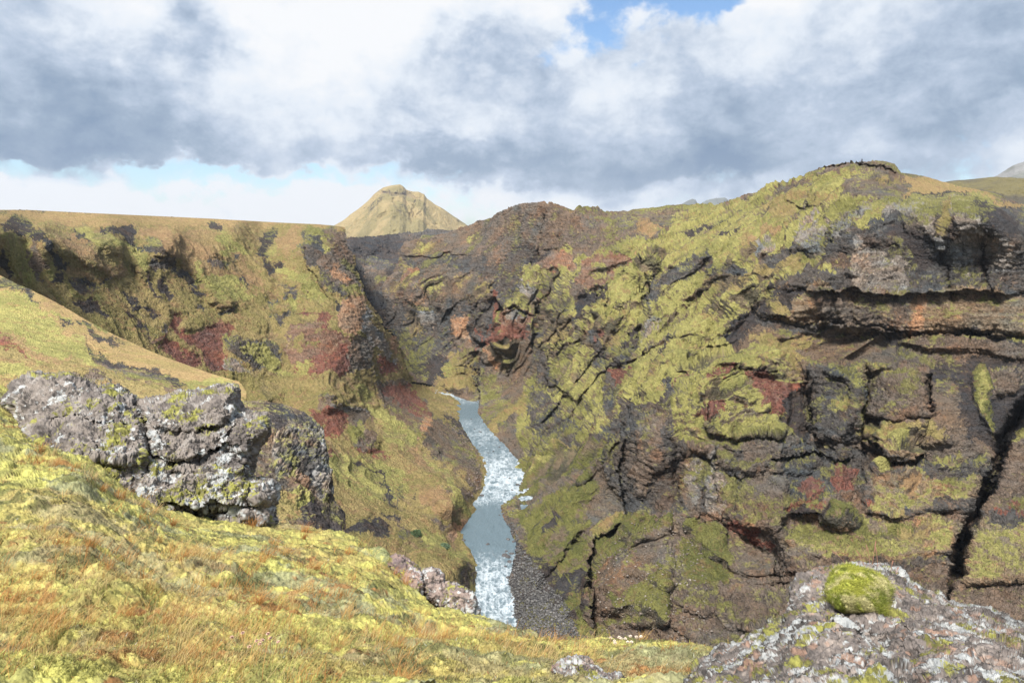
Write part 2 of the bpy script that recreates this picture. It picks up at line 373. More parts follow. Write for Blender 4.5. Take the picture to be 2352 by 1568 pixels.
def sheet(kx, ky, cp, kindmap, push, strokes, unit, seed, back=0, warp=7, moss_bias=0, relief_k=1.0, water=True, strata=1.0, push_blur=2, down=None, rib_amp=4.5, spur=0.0, bare_k=1.0, soft=0.0, fine_k=.5, lump_k=.7):
    """world points and colours of one terrain sheet"""
    cp = np.array(cp, float)
    D = tps(cp, kx, ky, .0005)
    D = D+strokes_at(strokes, kx, ky)*unit
    P0 = world(kx, ky, D).reshape(-1, 3)
    wx = fbm(P0, 14*unit, 3, .6, seed+40)*7; wy = fbm(P0, 14*unit, 3, .6, seed+41)*7
    D = D+look_s(blur(push, push_blur), kx+wx.reshape(kx.shape), ky+wy.reshape(kx.shape))*unit*.62
    if spur:                                                      # whole spurs and gullies running down to the river
        dn = np.array(down, float); dn /= np.linalg.norm(dn); ac = np.array([-dn[1], dn[0], 0]); ac /= np.linalg.norm(ac); w0 = fbm(P0, 60*unit, 3, .5, seed+80)
        uu = np.stack([P0@ac/40+w0*1.6, P0@dn/150, np.full(len(P0), 1.7)], 1); big = fbm(uu, 1, 3, .55, seed+81, ridge=True)
        fd = sstep(P0[:, 2], RIVER_Z+2, RIVER_Z+22)*sstep(ky.ravel()-ky[0].mean()*0-np.interp(kx.ravel(), [900, 1500, 1900, 2400], [560, 560, 520, 640]), 0, 60)*sstep(2150-kx.ravel(), 0, 250)
        D = D-((big-.2)*spur*fd).reshape(D.shape)
    Pw = world(kx, ky, D)
    n0 = grid_normals(Pw)
    for ax in (0, 1):                                             # calm normals to push the relief along
        n0 = (np.roll(n0, 3, ax)+np.roll(n0, -3, ax)+n0*1.5)
    n0 /= np.linalg.norm(n0, axis=-1, keepdims=True)
    p = Pw.reshape(-1, 3)
    am = look_s(amp_of(kindmap), kx+wx.reshape(kx.shape), ky+wy.reshape(kx.shape)).ravel()*relief_k
    if water: am = am*lerp(.35, 1, sstep(p[:, 2], RIVER_Z, RIVER_Z+12))
    vw = p/np.linalg.norm(p, axis=1, keepdims=True); fac = np.abs((n0.reshape(-1, 3)*vw).sum(1)); am = am*lerp(.15, 1, sstep(fac, .04, .30))
    ru = unit*fine_k; d = relief(p, am, ru, seed, soft)+fbm(p, 30*unit, 6, .55, seed+30)*1.6*unit*np.minimum(am*2, 1)
    rib = np.zeros(len(p), np.float32)
    if down is not None:                                          # ribs and runnels down the slope
        dn = np.array(down, float); dn /= np.linalg.norm(dn); ac = np.array([-dn[1], dn[0], 0]); ac /= np.linalg.norm(ac)
        wv_ = fbm(p, 40*unit, 3, .5, seed+70)
        u = np.stack([p@ac/11+wv_*1.3, p@dn/85, np.full(len(p), 3.3)], 1)/unit
        rib = (.9*(fbm(u, 1, 2, .5, seed+71, ridge=True)-.35)+.5*fbm(u*np.array([2.7, 2.2, 1]), 1, 3, .55, seed+72)).astype(np.float32)
        vg = look_s(blur(np.isin(kindmap, [KI[c] for c in 'GOQMH']).astype(np.float32), 3), kx, ky).ravel()
        lump = cells(p+np.stack([wv_, wv_, wv_], 1)*3, 5*unit, seed+73)[0]; lump = sstep(.42-lump, 0, .12)*sstep(fbm(p, 18*unit, 3, .5, seed+74), .0, .35)
        d = d+(rib*rib_amp+lump*1.5*lump_k)*vg*unit
    Pd = Pw+n0*d.reshape(kx.shape)[..., None]
    nrm = grid_normals(Pd)
    col, kk, ms = paint(Pd, nrm, kx, ky, kindmap, ru*1.2, warp, moss_bias, seed, strata, rib, bare_k)
    # cushions: moss swells a little above the ground it covers
    swell = (fbm(p, 1.3*unit, 4, .6, seed+60)*.22+fbm(p, 3.5*unit, 3, .6, seed+61)*.3)*unit*np.where(np.isin(kk, [0, 1, 2, 3]), 1, ms)
    Pd = Pd+n0*(swell*np.minimum(1, am*3+.2)).reshape(kx.shape)[..., None]
    return Pd, col.reshape(*kx.shape, 3), kk.reshape(kx.shape)
def add_back(Pd, col, steps, drop=.12, away=(0, 1)):
    """carry the ground on behind the crest"""
    rows = [Pd]; cr = [col]; top = Pd[0]; n = top.shape[0]
    hd = top[:, :2]/np.linalg.norm(top[:, :2], axis=1, keepdims=True)
    for s in steps:
        r = top.copy(); r[:, :2] += hd*s; r[:, 2] -= drop*s
        rows.insert(0, r[None]); cr.insert(0, col[:1])
    return np.concatenate(rows), np.concatenate(cr)
def smooth_line(pts, x):
    p = np.array(pts, float); return np.interp(x, p[:, 0], p[:, 1])
m_rock = ground_mat('ground_far', 1.0, 2.2, .95, .45)
m_rock2 = ground_mat('ground_distant', .10, 9.0, .95, .25)
m_near = ground_mat('ground_mid', 2.2, .25, .95, .30)

# ---- right side of the canyon: cliffs, mossy hill
RP = [
 ('V',0,'900 440 2400 300 2400 1600 900 1600'),
 ('M',0,'1180 640 1480 560 1900 380 2000 500 1900 640 1700 800 1560 960 1500 1000 1420 1180 1300 1180 1180 1080 1120 960 1100 800'),
 ('V',2,'540 490 700 440 1080 370 1240 280 1440 200 1590 195 1760 240 1950 260 2352 240 2352 440 2180 470 2130 560 1950 540 1780 530 1600 520 1520 560 1380 670 1280 740 1180 720 980 660 740 650 540 580',-4),
 ('D',2,'540 490 760 560 940 560 1180 560 1300 520 1300 740 1180 720 980 660 740 650 540 600',3),
 ('B',2,'1590 195 1760 240 1950 260 2352 235 2352 290 2050 300 1900 290 1750 270'),
 ('O',2,'600 490 830 450 960 480 900 550 640 550'), ('G',2,'950 490 1130 400 1110 450 1000 500'),
 ('O',2,'560 640 640 640 700 700 620 760 500 790 450 800 440 760'),
 ('B',2,'740 650 960 660 1010 720 1180 730 1240 800 1200 830 1010 900 900 860 760 800 620 740'),
 ('O',2,'900 800 1010 700 1180 740 1210 760 1080 860 1000 900 930 880'),
 ('D',2,'440 830 580 870 690 900 780 900 940 860 940 1200 860 1290 740 1290 600 1290 560 1180 450 1050'),
 ('O',2,'590 950 680 960 660 1120 590 1110'), 
 ('T',2,'580 770 720 760 770 860 690 900 600 870',-5), ('T',2,'900 1000 960 980 1000 1160 960 1170 900 1080',-3),
 ('D',2,'960 900 1180 880 1180 1050 1100 1180 1010 1200 970 1100',0), ('L',2,'690 930 770 920 770 1040 700 1060',-4),
 ('D',2,'1180 740 1300 720 1380 700 1400 800 1340 900 1240 960 1200 860'),
 ('R',2,'1190 800 1240 820 1235 960 1190 1060 1130 1060 1150 940'), ('R',2,'1050 1150 1100 1070 1250 1040 1460 1030 1470 1120 1380 1110 1330 1160 1200 1120 1180 1250 1100 1260 1040 1230'),
 ('P',2,'1260 950 1380 930 1490 960 1480 1040 1380 1040 1260 1030',-4),
 ('T',2,'1115 1210 1160 1190 1210 1230 1225 1310 1150 1300',-7), ('O',2,'1150 1160 1250 1100 1300 1160 1220 1220 1130 1200',-5),
 ('O',2,'1240 1250 1350 1130 1390 1120 1380 1260 1290 1330 1250 1330',-4), ('B',2,'1390 1110 1480 1140 1480 1330 1420 1400 1330 1350 1350 1300 1380 1260'),
 ('V',2,'1100 1330 1240 1310 1440 1400 1440 1567 1100 1567 1080 1450'), 
 ('B',2,'1200 1440 1400 1400 1460 1450 1460 1567 1200 1567'),
 ('V',2,'1540 610 1640 570 1750 600 1720 680 1620 720 1520 650',-3), ('T',2,'1640 600 1740 610 1700 680 1620 700',-3),
 ('P',2,'1880 600 2100 590 2060 640 2000 740 1920 760 1830 780 1790 680 1850 650'), ('G',2,'1870 630 1990 650 1990 700 1920 720'),
 ('G',2,'1380 720 1520 620 1540 680 1480 740 1400 760'), ('G',2,'1780 590 1950 560 2050 570 1900 600'),
 ('K',2,'1760 870 1850 790 1950 790 1900 860 1800 950 1740 1000 1740 920',8),
 ('G',2,'1270 930 1360 840 1500 830 1560 880 1500 960 1380 930 1290 940',-5), ('G',2,'1560 900 1700 780 1760 840 1740 940 1640 970 1560 960',-6),
 ('O',2,'1500 1060 1640 980 1740 940 1700 1080 1620 1180 1530 1220 1510 1150',-6),
 ('G',2,'1950 760 2140 640 2352 450 2352 700 2250 760 2260 840 2150 920 2120 1060 1980 1060 1880 960 1760 1010 1860 880',-7),
 ('O',2,'1800 1040 1900 960 2000 1060 2090 1060 2060 1180 1960 1220 1870 1150',-3),
 ('R',2,'1920 1060 1980 1090 1960 1130 1910 1120'),
 ('D',2,'1820 1100 1900 1080 1990 1200 2020 1310 1960 1330 1860 1220',2), ('D',2,'2110 1130 2220 1150 2130 1300 2060 1350 2050 1280',-3),
 ('G',2,'1600 1400 1760 1300 1850 1340 1900 1500 1800 1567 1600 1560 1560 1480',-5), ('D',2,'1520 1220 1600 1200 1600 1400 1540 1567 1480 1567 1500 1350',2),
 ('D',2,'1940 1380 2050 1300 2030 1500 2020 1567 1940 1567',2),
 ('G',2,'2080 1460 2300 1250 2352 1240 2352 1567 2090 1567',-6), ('R',2,'2040 1400 2140 1330 2100 1480 2020 1500'),
 ('K',2,'600 1300 740 1290 840 1280 920 1320 860 1440 790 1470 740 1450 650 1350'), ('O',2,'790 1480 820 1440 900 1330 1030 1290 1070 1330 1050 1440 1040 1530 960 1500 860 1495'), ('G',2,'830 1430 890 1320 1020 1290 900 1380'),
 # hill
 ('G',3,'-400 500 0 500 370 470 620 325 900 290 1150 250 1330 265 1100 330 1050 420 900 470 700 520 1000 520 940 560 700 700 500 700 300 760 0 950 -400 1300'),
 ('K',3,'0 660 60 660 230 570 280 580 200 640 60 700',5), ('K',3,'220 700 400 640 300 720 220 740',4),
 ('O',3,'500 480 800 420 1080 400 1000 470 800 520 600 560'),
 ('G',3,'560 350 640 330 700 350 600 400 500 430'), ('V',3,'880 290 1000 240 1230 200 1340 183 1460 212 1510 278 1330 265 1150 255 1000 285 900 305',-3),
 ('B',3,'620 400 900 330 880 360 700 430'),
 ('B',3,'1150 285 1330 270 1520 280 1600 300 1560 350 1500 400 1450 450 1200 440 1070 400 1180 330'), ('Y',3,'1500 278 1800 335 2000 390 2400 480 2400 560 2000 450 1500 460 1550 350'),
 ('O',3,'1250 310 1500 300 1540 330 1350 350'), ('K',3,'1530 440 1750 425 1990 430 1960 455 1550 465'),
 ('M',3,'780 500 1100 440 1300 460 1150 540 1000 660 800 900 520 880 480 760 700 600'),
 ('O',3,'380 760 500 680 760 580 780 610 560 720 510 840 400 860'), ('Q',3,'470 700 600 640 700 610 680 650 540 720 470 760'),
 ('L',3,'770 690 800 650 860 660 910 640 1000 690 960 760 880 790 780 775',-9), ('L',3,'800 615 910 560 925 600 830 650',-6), ('L',3,'515 760 600 720 640 760 570 850 520 830',-6),
 ('G',3,'180 860 260 780 400 780 500 840 480 900 300 900 180 900',-5), ('D',3,'160 930 200 900 400 910 410 985 300 995 190 980',-4),
 ('O',3,'160 1000 400 990 520 860 880 850 800 960 640 1040 400 1060 200 1110 100 1120',5),
 ('D',3,'540 850 700 800 860 790 880 850 700 870 560 880',9),
 # big right cliff
 ('D',3,'1000 650 1150 520 1350 470 1530 450 1980 445 2100 440 2420 530 2420 1110 2150 1110 1950 1060 1660 1080 1400 1100 1180 1080 1000 1050 660 1080 800 950 940 860 1010 760',-14),
 ('L',3,'1200 500 1500 470 1700 500 1720 620 1800 760 1800 820 1700 720 1600 600 1500 540 1300 560 1200 600',-18),
 ('L',3,'1000 660 1150 520 1200 560 1180 700 1050 720',-15), ('L',3,'1180 740 1240 720 1300 840 1480 900 1540 960 1540 1060 1380 1090 1200 1080 1140 960',-17),
 ('K',3,'1360 640 1500 600 1560 700 1700 740 1760 900 1700 960 1600 920 1560 860 1500 740 1380 700',-11),
 ('K',3,'1360 640 1500 600 1540 680 1500 740 1400 700',-8),
 ('L',3,'1860 480 1980 450 2050 560 2100 640 2090 820 2000 900 1960 960 1940 800 1900 700',-18), ('L',3,'2120 720 2240 760 2280 860 2200 980 2130 860',-17), ('L',3,'1820 740 1900 740 1950 860 1900 940 1840 860',-16),
 ('K',3,'2010 490 2150 480 2280 560 2352 600 2352 720 2240 720 2100 640 2140 580 2040 560',-13),
 ('G',3,'1160 580 1340 500 1360 520 1250 640 1200 660',-16), ('G',3,'960 920 1060 910 1070 960 1000 1000 950 980',-15), ('G',3,'800 940 920 860 1000 780 1060 760 960 880 860 940 760 1000',-13), ('O',3,'1700 620 1780 560 1860 470 1880 520 1820 660 1740 700',-10),
 ('S',3,'660 1080 1000 1050 1400 1100 1660 1070 1950 1060 2420 1110 2420 1400 2000 1370 1560 1390 1200 1350 1040 1310 700 1290 520 1270 510 1200 640 1130',-12),
 ('K',3,'640 1090 900 1060 780 1140 740 1240 600 1260 520 1220',-8), ('O',3,'560 1130 690 1120 770 1240 600 1210',-8),
 ('V',3,'900 1080 1180 1080 1160 1280 1180 1340 1040 1310 940 1250',-14), ('V',3,'1200 1090 1560 1080 1580 1380 1300 1370 1190 1330',-17),
 ('T',3,'1600 1080 1650 1080 1660 1200 1600 1390 1560 1390 1580 1290',-13),
 ('D',3,'530 1235 700 1290 1040 1310 930 1420 700 1370 540 1310',4), ('K',3,'1200 1360 1560 1390 2000 1370 2400 1400 2400 1450 2000 1430 1500 1440',2),
 ('V',3,'1480 1440 1560 1380 1900 1390 2400 1440 2400 1560 2100 1500 1700 1480',-7),
 ('K',3,'280 1420 420 1290 520 1180 540 1330 520 1400 400 1450',5), ('B',3,'380 1480 540 1310 900 1420 1200 1390 1480 1440 1460 1600 900 1580 700 1520',3),
 ('O',3,'500 1400 700 1380 900 1420 1000 1460 700 1500 500 1480',2),
 ('G',3,'-300 1560 0 1350 150 1200 280 1110 480 1010 640 1040 900 880 800 970 660 1070 510 1200 300 1400 200 1450 60 1567 -300 1700',-8),
 # below
 ('G',6,'-100 0 690 0 725 190 600 180 480 180 380 135 280 115 180 120 0 170 -100 200',-6), ('O',6,'690 0 850 60 800 100 840 200 720 190'),
 ('M',6,'-100 170 180 120 380 135 600 185 720 190 850 230 860 620 600 640 300 640 0 660 -200 660'),
 ('R',6,'180 125 350 150 345 185 200 235 160 210'), ('G',6,'100 240 250 190 430 225 520 250 590 490 480 430 380 370 150 350 30 330',-4),
 ('R',6,'150 430 260 380 290 440 180 480 60 500',2), ('R',6,'440 190 620 195 740 225 850 285 780 370 700 440 600 490 560 370 500 250',3),
 ('G',6,'460 210 520 240 560 370 590 490 520 470 440 360',-2),
 ('K',6,'740 330 850 290 880 480 860 680 780 640 650 520',9), ('R',6,'870 130 930 120 930 200 890 280 860 240',-3),
 ('G',6,'20 520 260 470 290 560 200 640 60 620'), ('G',6,'300 620 420 590 430 730 330 740'),
 ('V',6,'0 680 300 640 520 660 700 700 720 900 700 1160 640 1270 450 1240 300 1190 220 1220 60 1180 0 1160',-5), ('D',6,'-160 560 0 660 0 1160 -60 1180 -160 1050',2),
 ('D',6,'700 700 1000 620 1260 720 1280 900 1000 1000 720 1170 660 1100',3),
 ('D',6,'860 130 1250 100 1250 600 1180 640 980 620 860 560',-7),
 ('G',6,'1180 130 1280 95 1450 140 1380 185 1260 200 1240 330 1180 280',-8), ('G',6,'1010 390 1130 380 1150 430 1030 450',-9), ('G',6,'1190 400 1280 370 1270 500 1190 590',-8),
 ('V',6,'1310 250 1400 190 1550 200 1690 280 1690 480 1450 510 1270 460',-14), 
 ('O',6,'1200 580 1400 520 1700 500 1850 640 1660 690 1500 640',-8), ('G',6,'1200 590 1500 600 1670 690 1600 720 1400 670',-9),
 ('S',6,'1220 640 1400 680 1670 720 1600 805 1480 790 1300 700',-13),
 ('K',6,'1700 120 2050 60 2420 130 2420 600 2250 640 2170 740 1950 640 1750 450 1690 280',2), ('B',6,'1680 180 1850 220 1900 450 2000 600 1900 640 1760 450'),
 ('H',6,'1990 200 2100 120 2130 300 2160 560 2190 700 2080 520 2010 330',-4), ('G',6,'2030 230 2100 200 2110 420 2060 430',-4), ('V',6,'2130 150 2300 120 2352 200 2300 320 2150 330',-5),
 ('D',6,'1310 800 1500 830 1700 800 1900 820 2170 760 2150 960 2030 1110 1700 1130 1500 1200 1250 1150 1220 940 1260 880',-8), ('V',6,'1300 880 1540 860 1540 1000 1400 1080 1240 1040',-12),
 ('G',6,'1310 800 1400 780 1440 830 1340 860',-8), ('G',6,'1700 790 1760 770 1900 750 1910 810 1760 830',-9), ('Q',6,'1640 940 1800 900 1860 960 1700 1060 1600 1060'),
 ('R',6,'1250 1090 1420 1110 1540 1080 1640 1000 1580 1110 1400 1135 1280 1125',-8), ('O',6,'1380 1130 1540 1110 1530 1180 1450 1210 1390 1180',-14),
 ('R',6,'720 1140 830 1060 1000 1025 920 1080 830 1110 730 1170'), ('R',6,'820 960 960 920 960 990 860 1040 790 1010',2), ('R',6,'1030 840 1180 865 1130 1000 1040 990',2),
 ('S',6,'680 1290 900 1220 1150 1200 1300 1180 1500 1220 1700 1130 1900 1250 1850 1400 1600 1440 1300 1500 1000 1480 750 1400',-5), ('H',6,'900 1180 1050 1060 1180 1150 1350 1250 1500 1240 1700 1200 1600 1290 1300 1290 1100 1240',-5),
 ('O',6,'1450 1290 1700 1200 1850 1260 1700 1310 1500 1330',-5), ('K',6,'740 1160 1000 1060 1020 1150 900 1200 740 1240'),
 ('V',6,'680 1400 900 1450 1300 1500 1840 1420 1850 1600 700 1620',0),
 ('B',6,'270 1240 350 1200 450 1260 660 1330 660 1620 400 1620 300 1400',4), ('R',6,'290 1230 350 1195 460 1250 660 1320 640 1370 480 1340 330 1290',2),
 ('V',6,'2250 640 2352 560 2420 500 2420 1620 1940 1620 2000 1260 2130 1100 2220 930',-8), ('R',6,'2160 1100 2400 1130 2400 1230 2300 1220 2180 1150',-8), ('G',6,'2260 640 2352 550 2420 540 2420 600 2300 650',-8),
 ('K',6,'2190 740 2270 640 2240 780 2200 940 2080 1110 2010 1240 1930 1400 1900 1500 1960 1600 1850 1600 1850 1480 1920 1270 2030 1110 2150 960',26),
 ('H',6,'0 1180 60 1180 270 1240 300 1400 350 1620 0 1620'),
 # river side
 ('V',5,'1060 100 1200 0 1400 0 1400 100 1370 250 1400 400 1390 520 1300 460 1200 340 1130 240 1040 150'), ('B',5,'1190 330 1260 240 1370 250 1400 400 1380 560 1300 450'),
 ('O',5,'1190 270 1330 120 1390 90 1300 220 1210 330',-3), ('M',5,'1400 0 1900 0 2080 60 1900 330 1650 380 1500 420 1400 520 1370 250'),
 ('G',5,'1600 0 1800 0 1880 40 1800 80 1640 70',-4), ('D',5,'1460 30 1640 90 1680 250 1560 330 1440 200 1400 100'), ('O',5,'1600 320 1700 200 1880 330 1660 400 1560 440'),
 ('D',5,'1880 330 2080 100 2352 60 2400 100 2400 850 2200 870 2120 900 2080 800 1980 650 1900 500',-5), ('V',5,'2180 250 2352 150 2352 500 2250 760 2180 760 2200 500',-9),
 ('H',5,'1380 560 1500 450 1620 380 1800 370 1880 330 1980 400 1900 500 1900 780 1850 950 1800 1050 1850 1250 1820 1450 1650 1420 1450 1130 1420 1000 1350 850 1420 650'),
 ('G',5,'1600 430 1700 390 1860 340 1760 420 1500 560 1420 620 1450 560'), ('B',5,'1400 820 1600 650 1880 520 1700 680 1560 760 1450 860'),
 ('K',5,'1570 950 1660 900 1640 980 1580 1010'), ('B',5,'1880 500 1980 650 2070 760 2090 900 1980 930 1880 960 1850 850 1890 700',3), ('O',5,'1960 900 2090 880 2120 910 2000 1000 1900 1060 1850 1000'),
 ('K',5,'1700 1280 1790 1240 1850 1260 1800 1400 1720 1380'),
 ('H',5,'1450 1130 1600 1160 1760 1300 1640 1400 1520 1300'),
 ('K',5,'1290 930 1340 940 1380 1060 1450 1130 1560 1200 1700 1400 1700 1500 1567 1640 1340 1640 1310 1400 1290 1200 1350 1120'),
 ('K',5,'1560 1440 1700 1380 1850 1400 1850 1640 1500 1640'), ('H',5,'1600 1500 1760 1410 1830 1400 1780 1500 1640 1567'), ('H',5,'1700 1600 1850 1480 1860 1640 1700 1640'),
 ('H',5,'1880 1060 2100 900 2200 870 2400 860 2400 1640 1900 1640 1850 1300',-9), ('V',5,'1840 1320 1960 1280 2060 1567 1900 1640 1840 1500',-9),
 ('B',5,'2140 1130 2352 960 2400 950 2400 1200 2250 1330 2100 1420 2000 1400 2060 1250',-7), ('B',5,'1900 1250 2050 1100 2140 1100 2080 1300 1960 1420',-8),
 # banded tuff low on the right
 ('S',6,'1300 880 1540 850 1900 850 2060 900 2000 1040 1700 1090 1500 1160 1280 1130',-8), ('D',6,'1660 850 1900 830 2140 780 2140 860 1900 930 1700 910',-7), ('S',6,'1940 1240 2060 1180 2400 1240 2400 1620 1940 1620',-8), ('D',6,'2150 1120 2400 1150 2400 1210 2260 1250 2120 1200',-9),
 ('D',6,'1340 690 1480 740 1640 770 1480 790 1330 740',-10), ('Q',6,'1500 900 1640 880 1660 1000 1560 1040'), ('D',6,'1000 1420 1500 1470 1840 1400 1840 1470 1500 1560 1000 1500',-2), ('V',6,'620 900 700 880 720 1100 660 1160 600 1100',-6), ('L',6,'30 760 90 740 120 1100 60 1150',-6), ('L',6,'180 700 250 690 270 1150 200 1180',-6), ('D',6,'120 760 180 740 200 1180 130 1160',-3), ('D',6,'330 760 400 740 430 1180 360 1200',-3),
 # close study of the middle
 ('V',7,'1040 310 1180 240 1320 195 1470 195 1440 320 1420 430 1330 440 1200 470 1100 480 1090 400',-4), ('B',7,'585 450 740 398 940 350 1040 310 1090 360 1070 430 980 440 900 500 760 510 600 500',-1),
 ('O',7,'640 440 800 420 860 440 780 490 620 480'), ('G',7,'980 430 1080 365 1090 385 1010 450'), ('G',7,'700 440 780 430 760 455 700 480'),
 ('V',7,'1430 330 1490 230 1600 270 1880 275 1950 380 1930 420 1700 470 1500 450 1430 400',-5), ('B',7,'1480 188 1620 228 1780 240 2250 208 2250 260 1880 278 1700 265 1560 245',-1), ('D',7,'1620 212 1760 212 1780 245 1630 238',-4),
 ('B',7,'1900 280 2230 235 2200 300 2060 400 1950 420 1930 340',-1), ('Q',7,'1960 330 2060 290 2140 300 2060 370 1980 390'),
 ('D',7,'585 500 760 512 900 490 980 500 1050 520 1000 560 900 588 720 582 640 572 590 562',4), ('P',7,'600 580 690 560 700 600 640 640 600 620'),
 ('D',7,'1000 540 1200 480 1330 440 1420 480 1350 580 1300 620 1180 600 1130 640 1050 640',3), ('K',7,'1340 520 1430 470 1480 470 1380 560 1330 590',5), ('V',7,'1120 480 1260 460 1200 540 1100 560',-2),
 ('B',7,'740 590 880 590 950 640 900 700 820 690 700 680 620 650 680 610',-3), ('G',7,'630 640 690 590 700 640 650 690',-2), ('G',7,'700 700 820 640 835 690 760 730',-3), ('O',7,'560 600 600 640 610 700 530 720 500 690 520 650'),
 ('V',7,'615 680 680 660 720 710 690 770 640 780 610 740',-6), ('V',7,'720 730 800 720 880 760 880 830 800 860 760 800',-5), ('L',7,'700 830 770 830 775 900 720 915 700 890',-6), ('D',7,'500 780 610 790 640 830 640 940 600 1000 530 940',1), ('O',7,'640 840 700 850 700 960 680 980 630 920'),
 ('G',7,'640 770 740 790 800 820 780 835 650 800',-4),
 ('B',7,'950 600 1050 640 1130 640 1120 700 1000 750 900 770 850 730 920 680',-3), ('O',7,'880 660 970 600 1000 620 900 720',-3), ('O',7,'1000 700 1120 660 1140 700 1040 760 960 780'),
 ('D',7,'900 770 1090 790 1130 900 1060 1000 980 1030 960 960 900 880 890 800',1), ('T',7,'910 870 955 845 970 930 975 1020 920 960 900 900',-4), ('V',7,'880 960 960 990 1000 1060 900 1030'), ('R',7,'1140 720 1180 730 1165 850 1130 840',2), ('R',7,'1040 940 1060 930 1060 980 1040 990'),
 ('D',7,'1060 790 1140 760 1120 920 1060 940',3), ('D',7,'1180 700 1280 700 1300 740 1220 800 1180 860',2), ('V',7,'1020 1040 1060 1000 1120 1020 1080 1100 1020 1080'),
 ('P',7,'1440 520 1500 480 1590 500 1580 580 1500 600 1420 560',-5), ('G',7,'1310 640 1440 560 1480 600 1400 680 1330 660',-4), ('G',7,'1480 480 1560 468 1600 500 1500 500',-3), ('L',7,'1310 660 1400 680 1400 740 1350 750 1300 700',-4), ('M',7,'1480 600 1580 590 1560 680 1460 800 1440 720',-2),
 ('P',7,'1640 600 1700 540 1800 510 1930 520 1940 560 1820 565 1820 640 1700 660 1640 700',-4), ('G',7,'1710 580 1780 570 1800 630 1750 650',-4), ('V',7,'1620 640 1700 650 1690 720 1620 770',-2), ('K',7,'1620 770 1720 700 1800 690 1780 740 1680 800 1610 850',9),
 ('D',7,'2040 640 2070 600 2250 520 2400 460 2400 560 2140 700 2140 780 2050 785',5), ('G',7,'2040 620 2200 510 2200 555 2080 670',-4), ('M',7,'1460 800 1560 690 1600 700 1600 770 1520 830',-4),
 ('G',7,'1200 810 1300 730 1390 740 1380 800 1300 810 1230 820',-6), ('P',7,'1190 830 1300 815 1390 850 1370 920 1250 920 1200 900',-4), ('L',7,'1230 830 1300 830 1350 880 1300 900 1240 890',-5), ('R',7,'1180 920 1370 920 1370 1000 1300 970 1240 960 1160 960 1120 1010'), 
 ('O',7,'1080 1040 1110 980 1200 950 1280 980 1200 1060 1160 1090',-5), ('T',7,'1070 1060 1100 1050 1160 1090 1160 1140 1110 1140 1075 1110',-7), ('G',7,'1170 1100 1240 1000 1270 975 1270 1060 1230 1150 1180 1160',-5), ('B',7,'1270 975 1380 1000 1350 1150 1260 1160',-1),
 ('D',7,'600 1030 830 1030 880 1100 800 1130 640 1130',1), ('K',7,'640 1130 850 1120 880 1160 800 1240 730 1250 660 1190',-1), ('O',7,'880 1050 1000 1060 1000 1110 920 1150 880 1120'), ('O',7,'820 1240 960 1140 1020 1130 1010 1200 960 1300 850 1285',-2), ('G',7,'830 1200 900 1140 960 1140 860 1230',-2), ('D',7,'1020 1130 1070 1160 1060 1250 1000 1300 1000 1200',-2),
 ('V',7,'1060 1160 1200 1180 1330 1230 1300 1360 1180 1400 1090 1470 1040 1420 1020 1400 1050 1300'), ('B',7,'1200 1260 1330 1240 1290 1350 1190 1370',-2), ('O',7,'1180 1480 1300 1340 1320 1290 1340 1360 1240 1500',-2),
 ('G',7,'1450 1000 1520 960 1530 1000 1490 1070 1440 1090',-5), ('G',7,'1480 1240 1660 1130 1720 1200 1700 1330 1600 1340 1520 1290',-5), ('D',7,'1400 1170 1440 1040 1480 1120 1460 1280 1420 1320',-3), ('D',7,'1660 930 1720 950 1850 1080 1860 1130 1780 1100 1680 1000',-3), ('D',7,'1860 1060 1980 920 2010 990 1900 1160 1840 1160',-5), ('L',7,'2020 930 2090 860 2140 880 2060 960 2030 1010',-4),
 ('O',7,'1380 1010 1440 880 1480 850 1500 900 1440 1000 1400 1060',-2), ('D',7,'1380 930 1430 900 1400 1010 1370 1060',4),
 ('G',7,'1900 1310 1980 1140 2100 1060 2230 1010 2400 980 2400 1130 2200 1200 2120 1290 1960 1330',-6), ('R',7,'2200 1230 2320 1140 2280 1185 2200 1260'), ('D',7,'2120 1290 2170 1210 2200 1300 2140 1350'), ('K',7,'2090 1060 2210 950 2150 1050 2110 1110',5), ('R',7,'1830 1170 1900 1180 1880 1290 1840 1260',4),
 ('G',7,'1900 900 2000 820 2040 780 2100 790 1990 900 1940 930',-4), ('D',7,'1780 1180 1820 1160 1840 1400 1800 1480 1770 1400',3), ('D',7,'1380 1330 1500 1400 1640 1450 1880 1560 1380 1580',1), ('M',7,'1560 1400 1700 1420 1760 1520 1640 1560'),
 ('R',7,'1720 985 1760 1000 1750 1030 1715 1010'), ('K',7,'1880 1010 1960 900 1980 930 1900 1050',3),
]
R_kind, R_push = sheets('V', RP)
